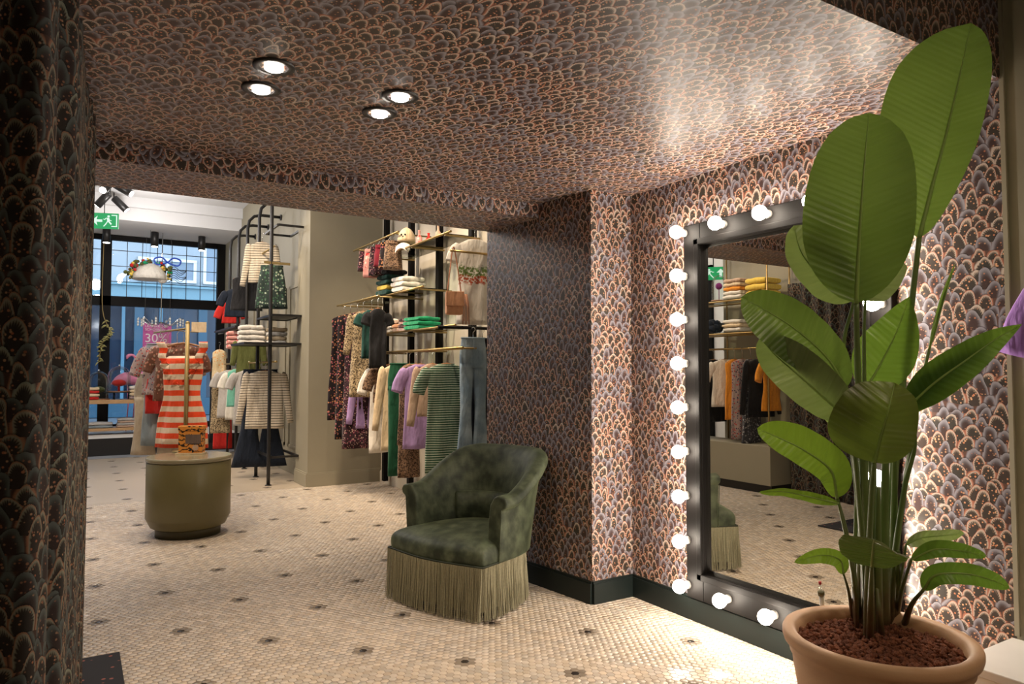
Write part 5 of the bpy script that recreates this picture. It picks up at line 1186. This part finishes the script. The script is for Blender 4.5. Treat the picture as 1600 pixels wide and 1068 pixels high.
q = MB(); q.lathe([(.10, 0), (.10, .02)], 20, cl_); part('base', q, M['wood'], t); q = MB(); q.lathe([(.09, .02), (.09, .24), (.06, .32), (.01, .345)], 20, cl_, cap=False); part('glass_dome', q, M['glass'], t); q = MB(); q.ball((cl_[0], cl_[1], cl_[2] + .2), .045, 10, 6); q.tube([(cl_[0], cl_[1], cl_[2] + .02), (cl_[0], cl_[1], cl_[2] + .18)], .005, 5); part('flower', q, fab('purple_petals', (.22, .03, .18)), t)
fy_ = np.array([-.98, 6.5, 1.885]); q = MB()
for i in range(70): a, b = R.uniform(0, 2 * PI), R.uniform(0, 1); p = fy_ + (R.uniform(-.12, .12), R.uniform(-.2, .2), .03 + .12 * b); q.ball(p, R.uniform(.03, .05), 6, 4)
single('fluffy_scarf', q, F_['navy'], 'dark fluffy scarf heaped on the middle shelf, seen in the mirror', 'scarf')['kind'] = 'stuff'
ML = [(5.50, 'tee', 'orangep', .16, .62, 'orange satin top nearest the printed curtain, seen in the mirror', 'mirrored orange top'), (5.66, 'long', 'black', .18, .70, 'black blouse beside the orange top, seen in the mirror', 'mirrored black blouse'),
      (5.80, 'dress', 'bwpat', .17, 1.05, 'black and white print dress, near one in the mirror', 'mirrored near print dress'), (5.92, 'dress', 'pinkfloral', .16, .98, 'grey and pink patterned dress, seen in the mirror', 'mirrored grey pink dress'),
      (6.04, 'top', 'orangep', .16, .75, 'orange satin trousers-length top in the middle, seen in the mirror', 'mirrored long orange top'), (6.20, 'tee', 'white', .19, .60, 'white blouse in the middle of the rail, seen in the mirror', 'mirrored white blouse'),
      (6.38, 'long', 'black', .18, .80, 'black jacket beside the white blouse, seen in the mirror', 'mirrored black jacket'), (6.52, 'tee', 'orangep', .17, .45, 'short orange top at the far part of the rail, seen in the mirror', 'mirrored short orange top'),
      (6.68, 'dress', 'bwpat', .17, 1.1, 'black and white print dress, far one in the mirror', 'mirrored far print dress')]
for y, kd, mt, w, L, lab, sh_ in ML:
    cat = 'dress' if kd == 'dress' else 'top'; garment(kd, cat, (-.98, y, 1.56), R.uniform(-.2, .25), F_[mt], lab, sh_, cat, W_=w, L_=L, folds=4, amp=.016, grp='clothes on the mirrored rail')
# far end of the shop seen through the mirror: tall dark door frame
q = MB()
for y0, y1, z0, z1 in ((8.4, 8.5, 0, 3.2), (9.7, 9.8, 0, 3.2), (8.4, 9.8, 3.1, 3.2)): q.box(-3.2, -3.14, y0, y1, z0, z1)
struct('door_1', q, M['frame'])

# ------------------------------------------------------------------ lilac t-shirt hanging at the right frame edge
hk = (MX - .055, .93, 1.74)
garment('tee', 't_shirt', (MX - .075, .96, 1.77), PI / 2, F_['purple'], 'lilac t-shirt cut off by the right frame edge, one sleeve showing', 'lilac t-shirt at the frame edge', 't-shirt', W_=.20, L_=.62, sl=.23, folds=3, amp=.01, rise=.10)
q = MB(); q.tube([(MX - .001, .96, 1.87), (MX - .09, .96, 1.875), (MX - .10, .96, 1.90)], .006, 8); single('wall_hook', q, M['brass'], 'small brass wall hook carrying the lilac t-shirt', 'hook')
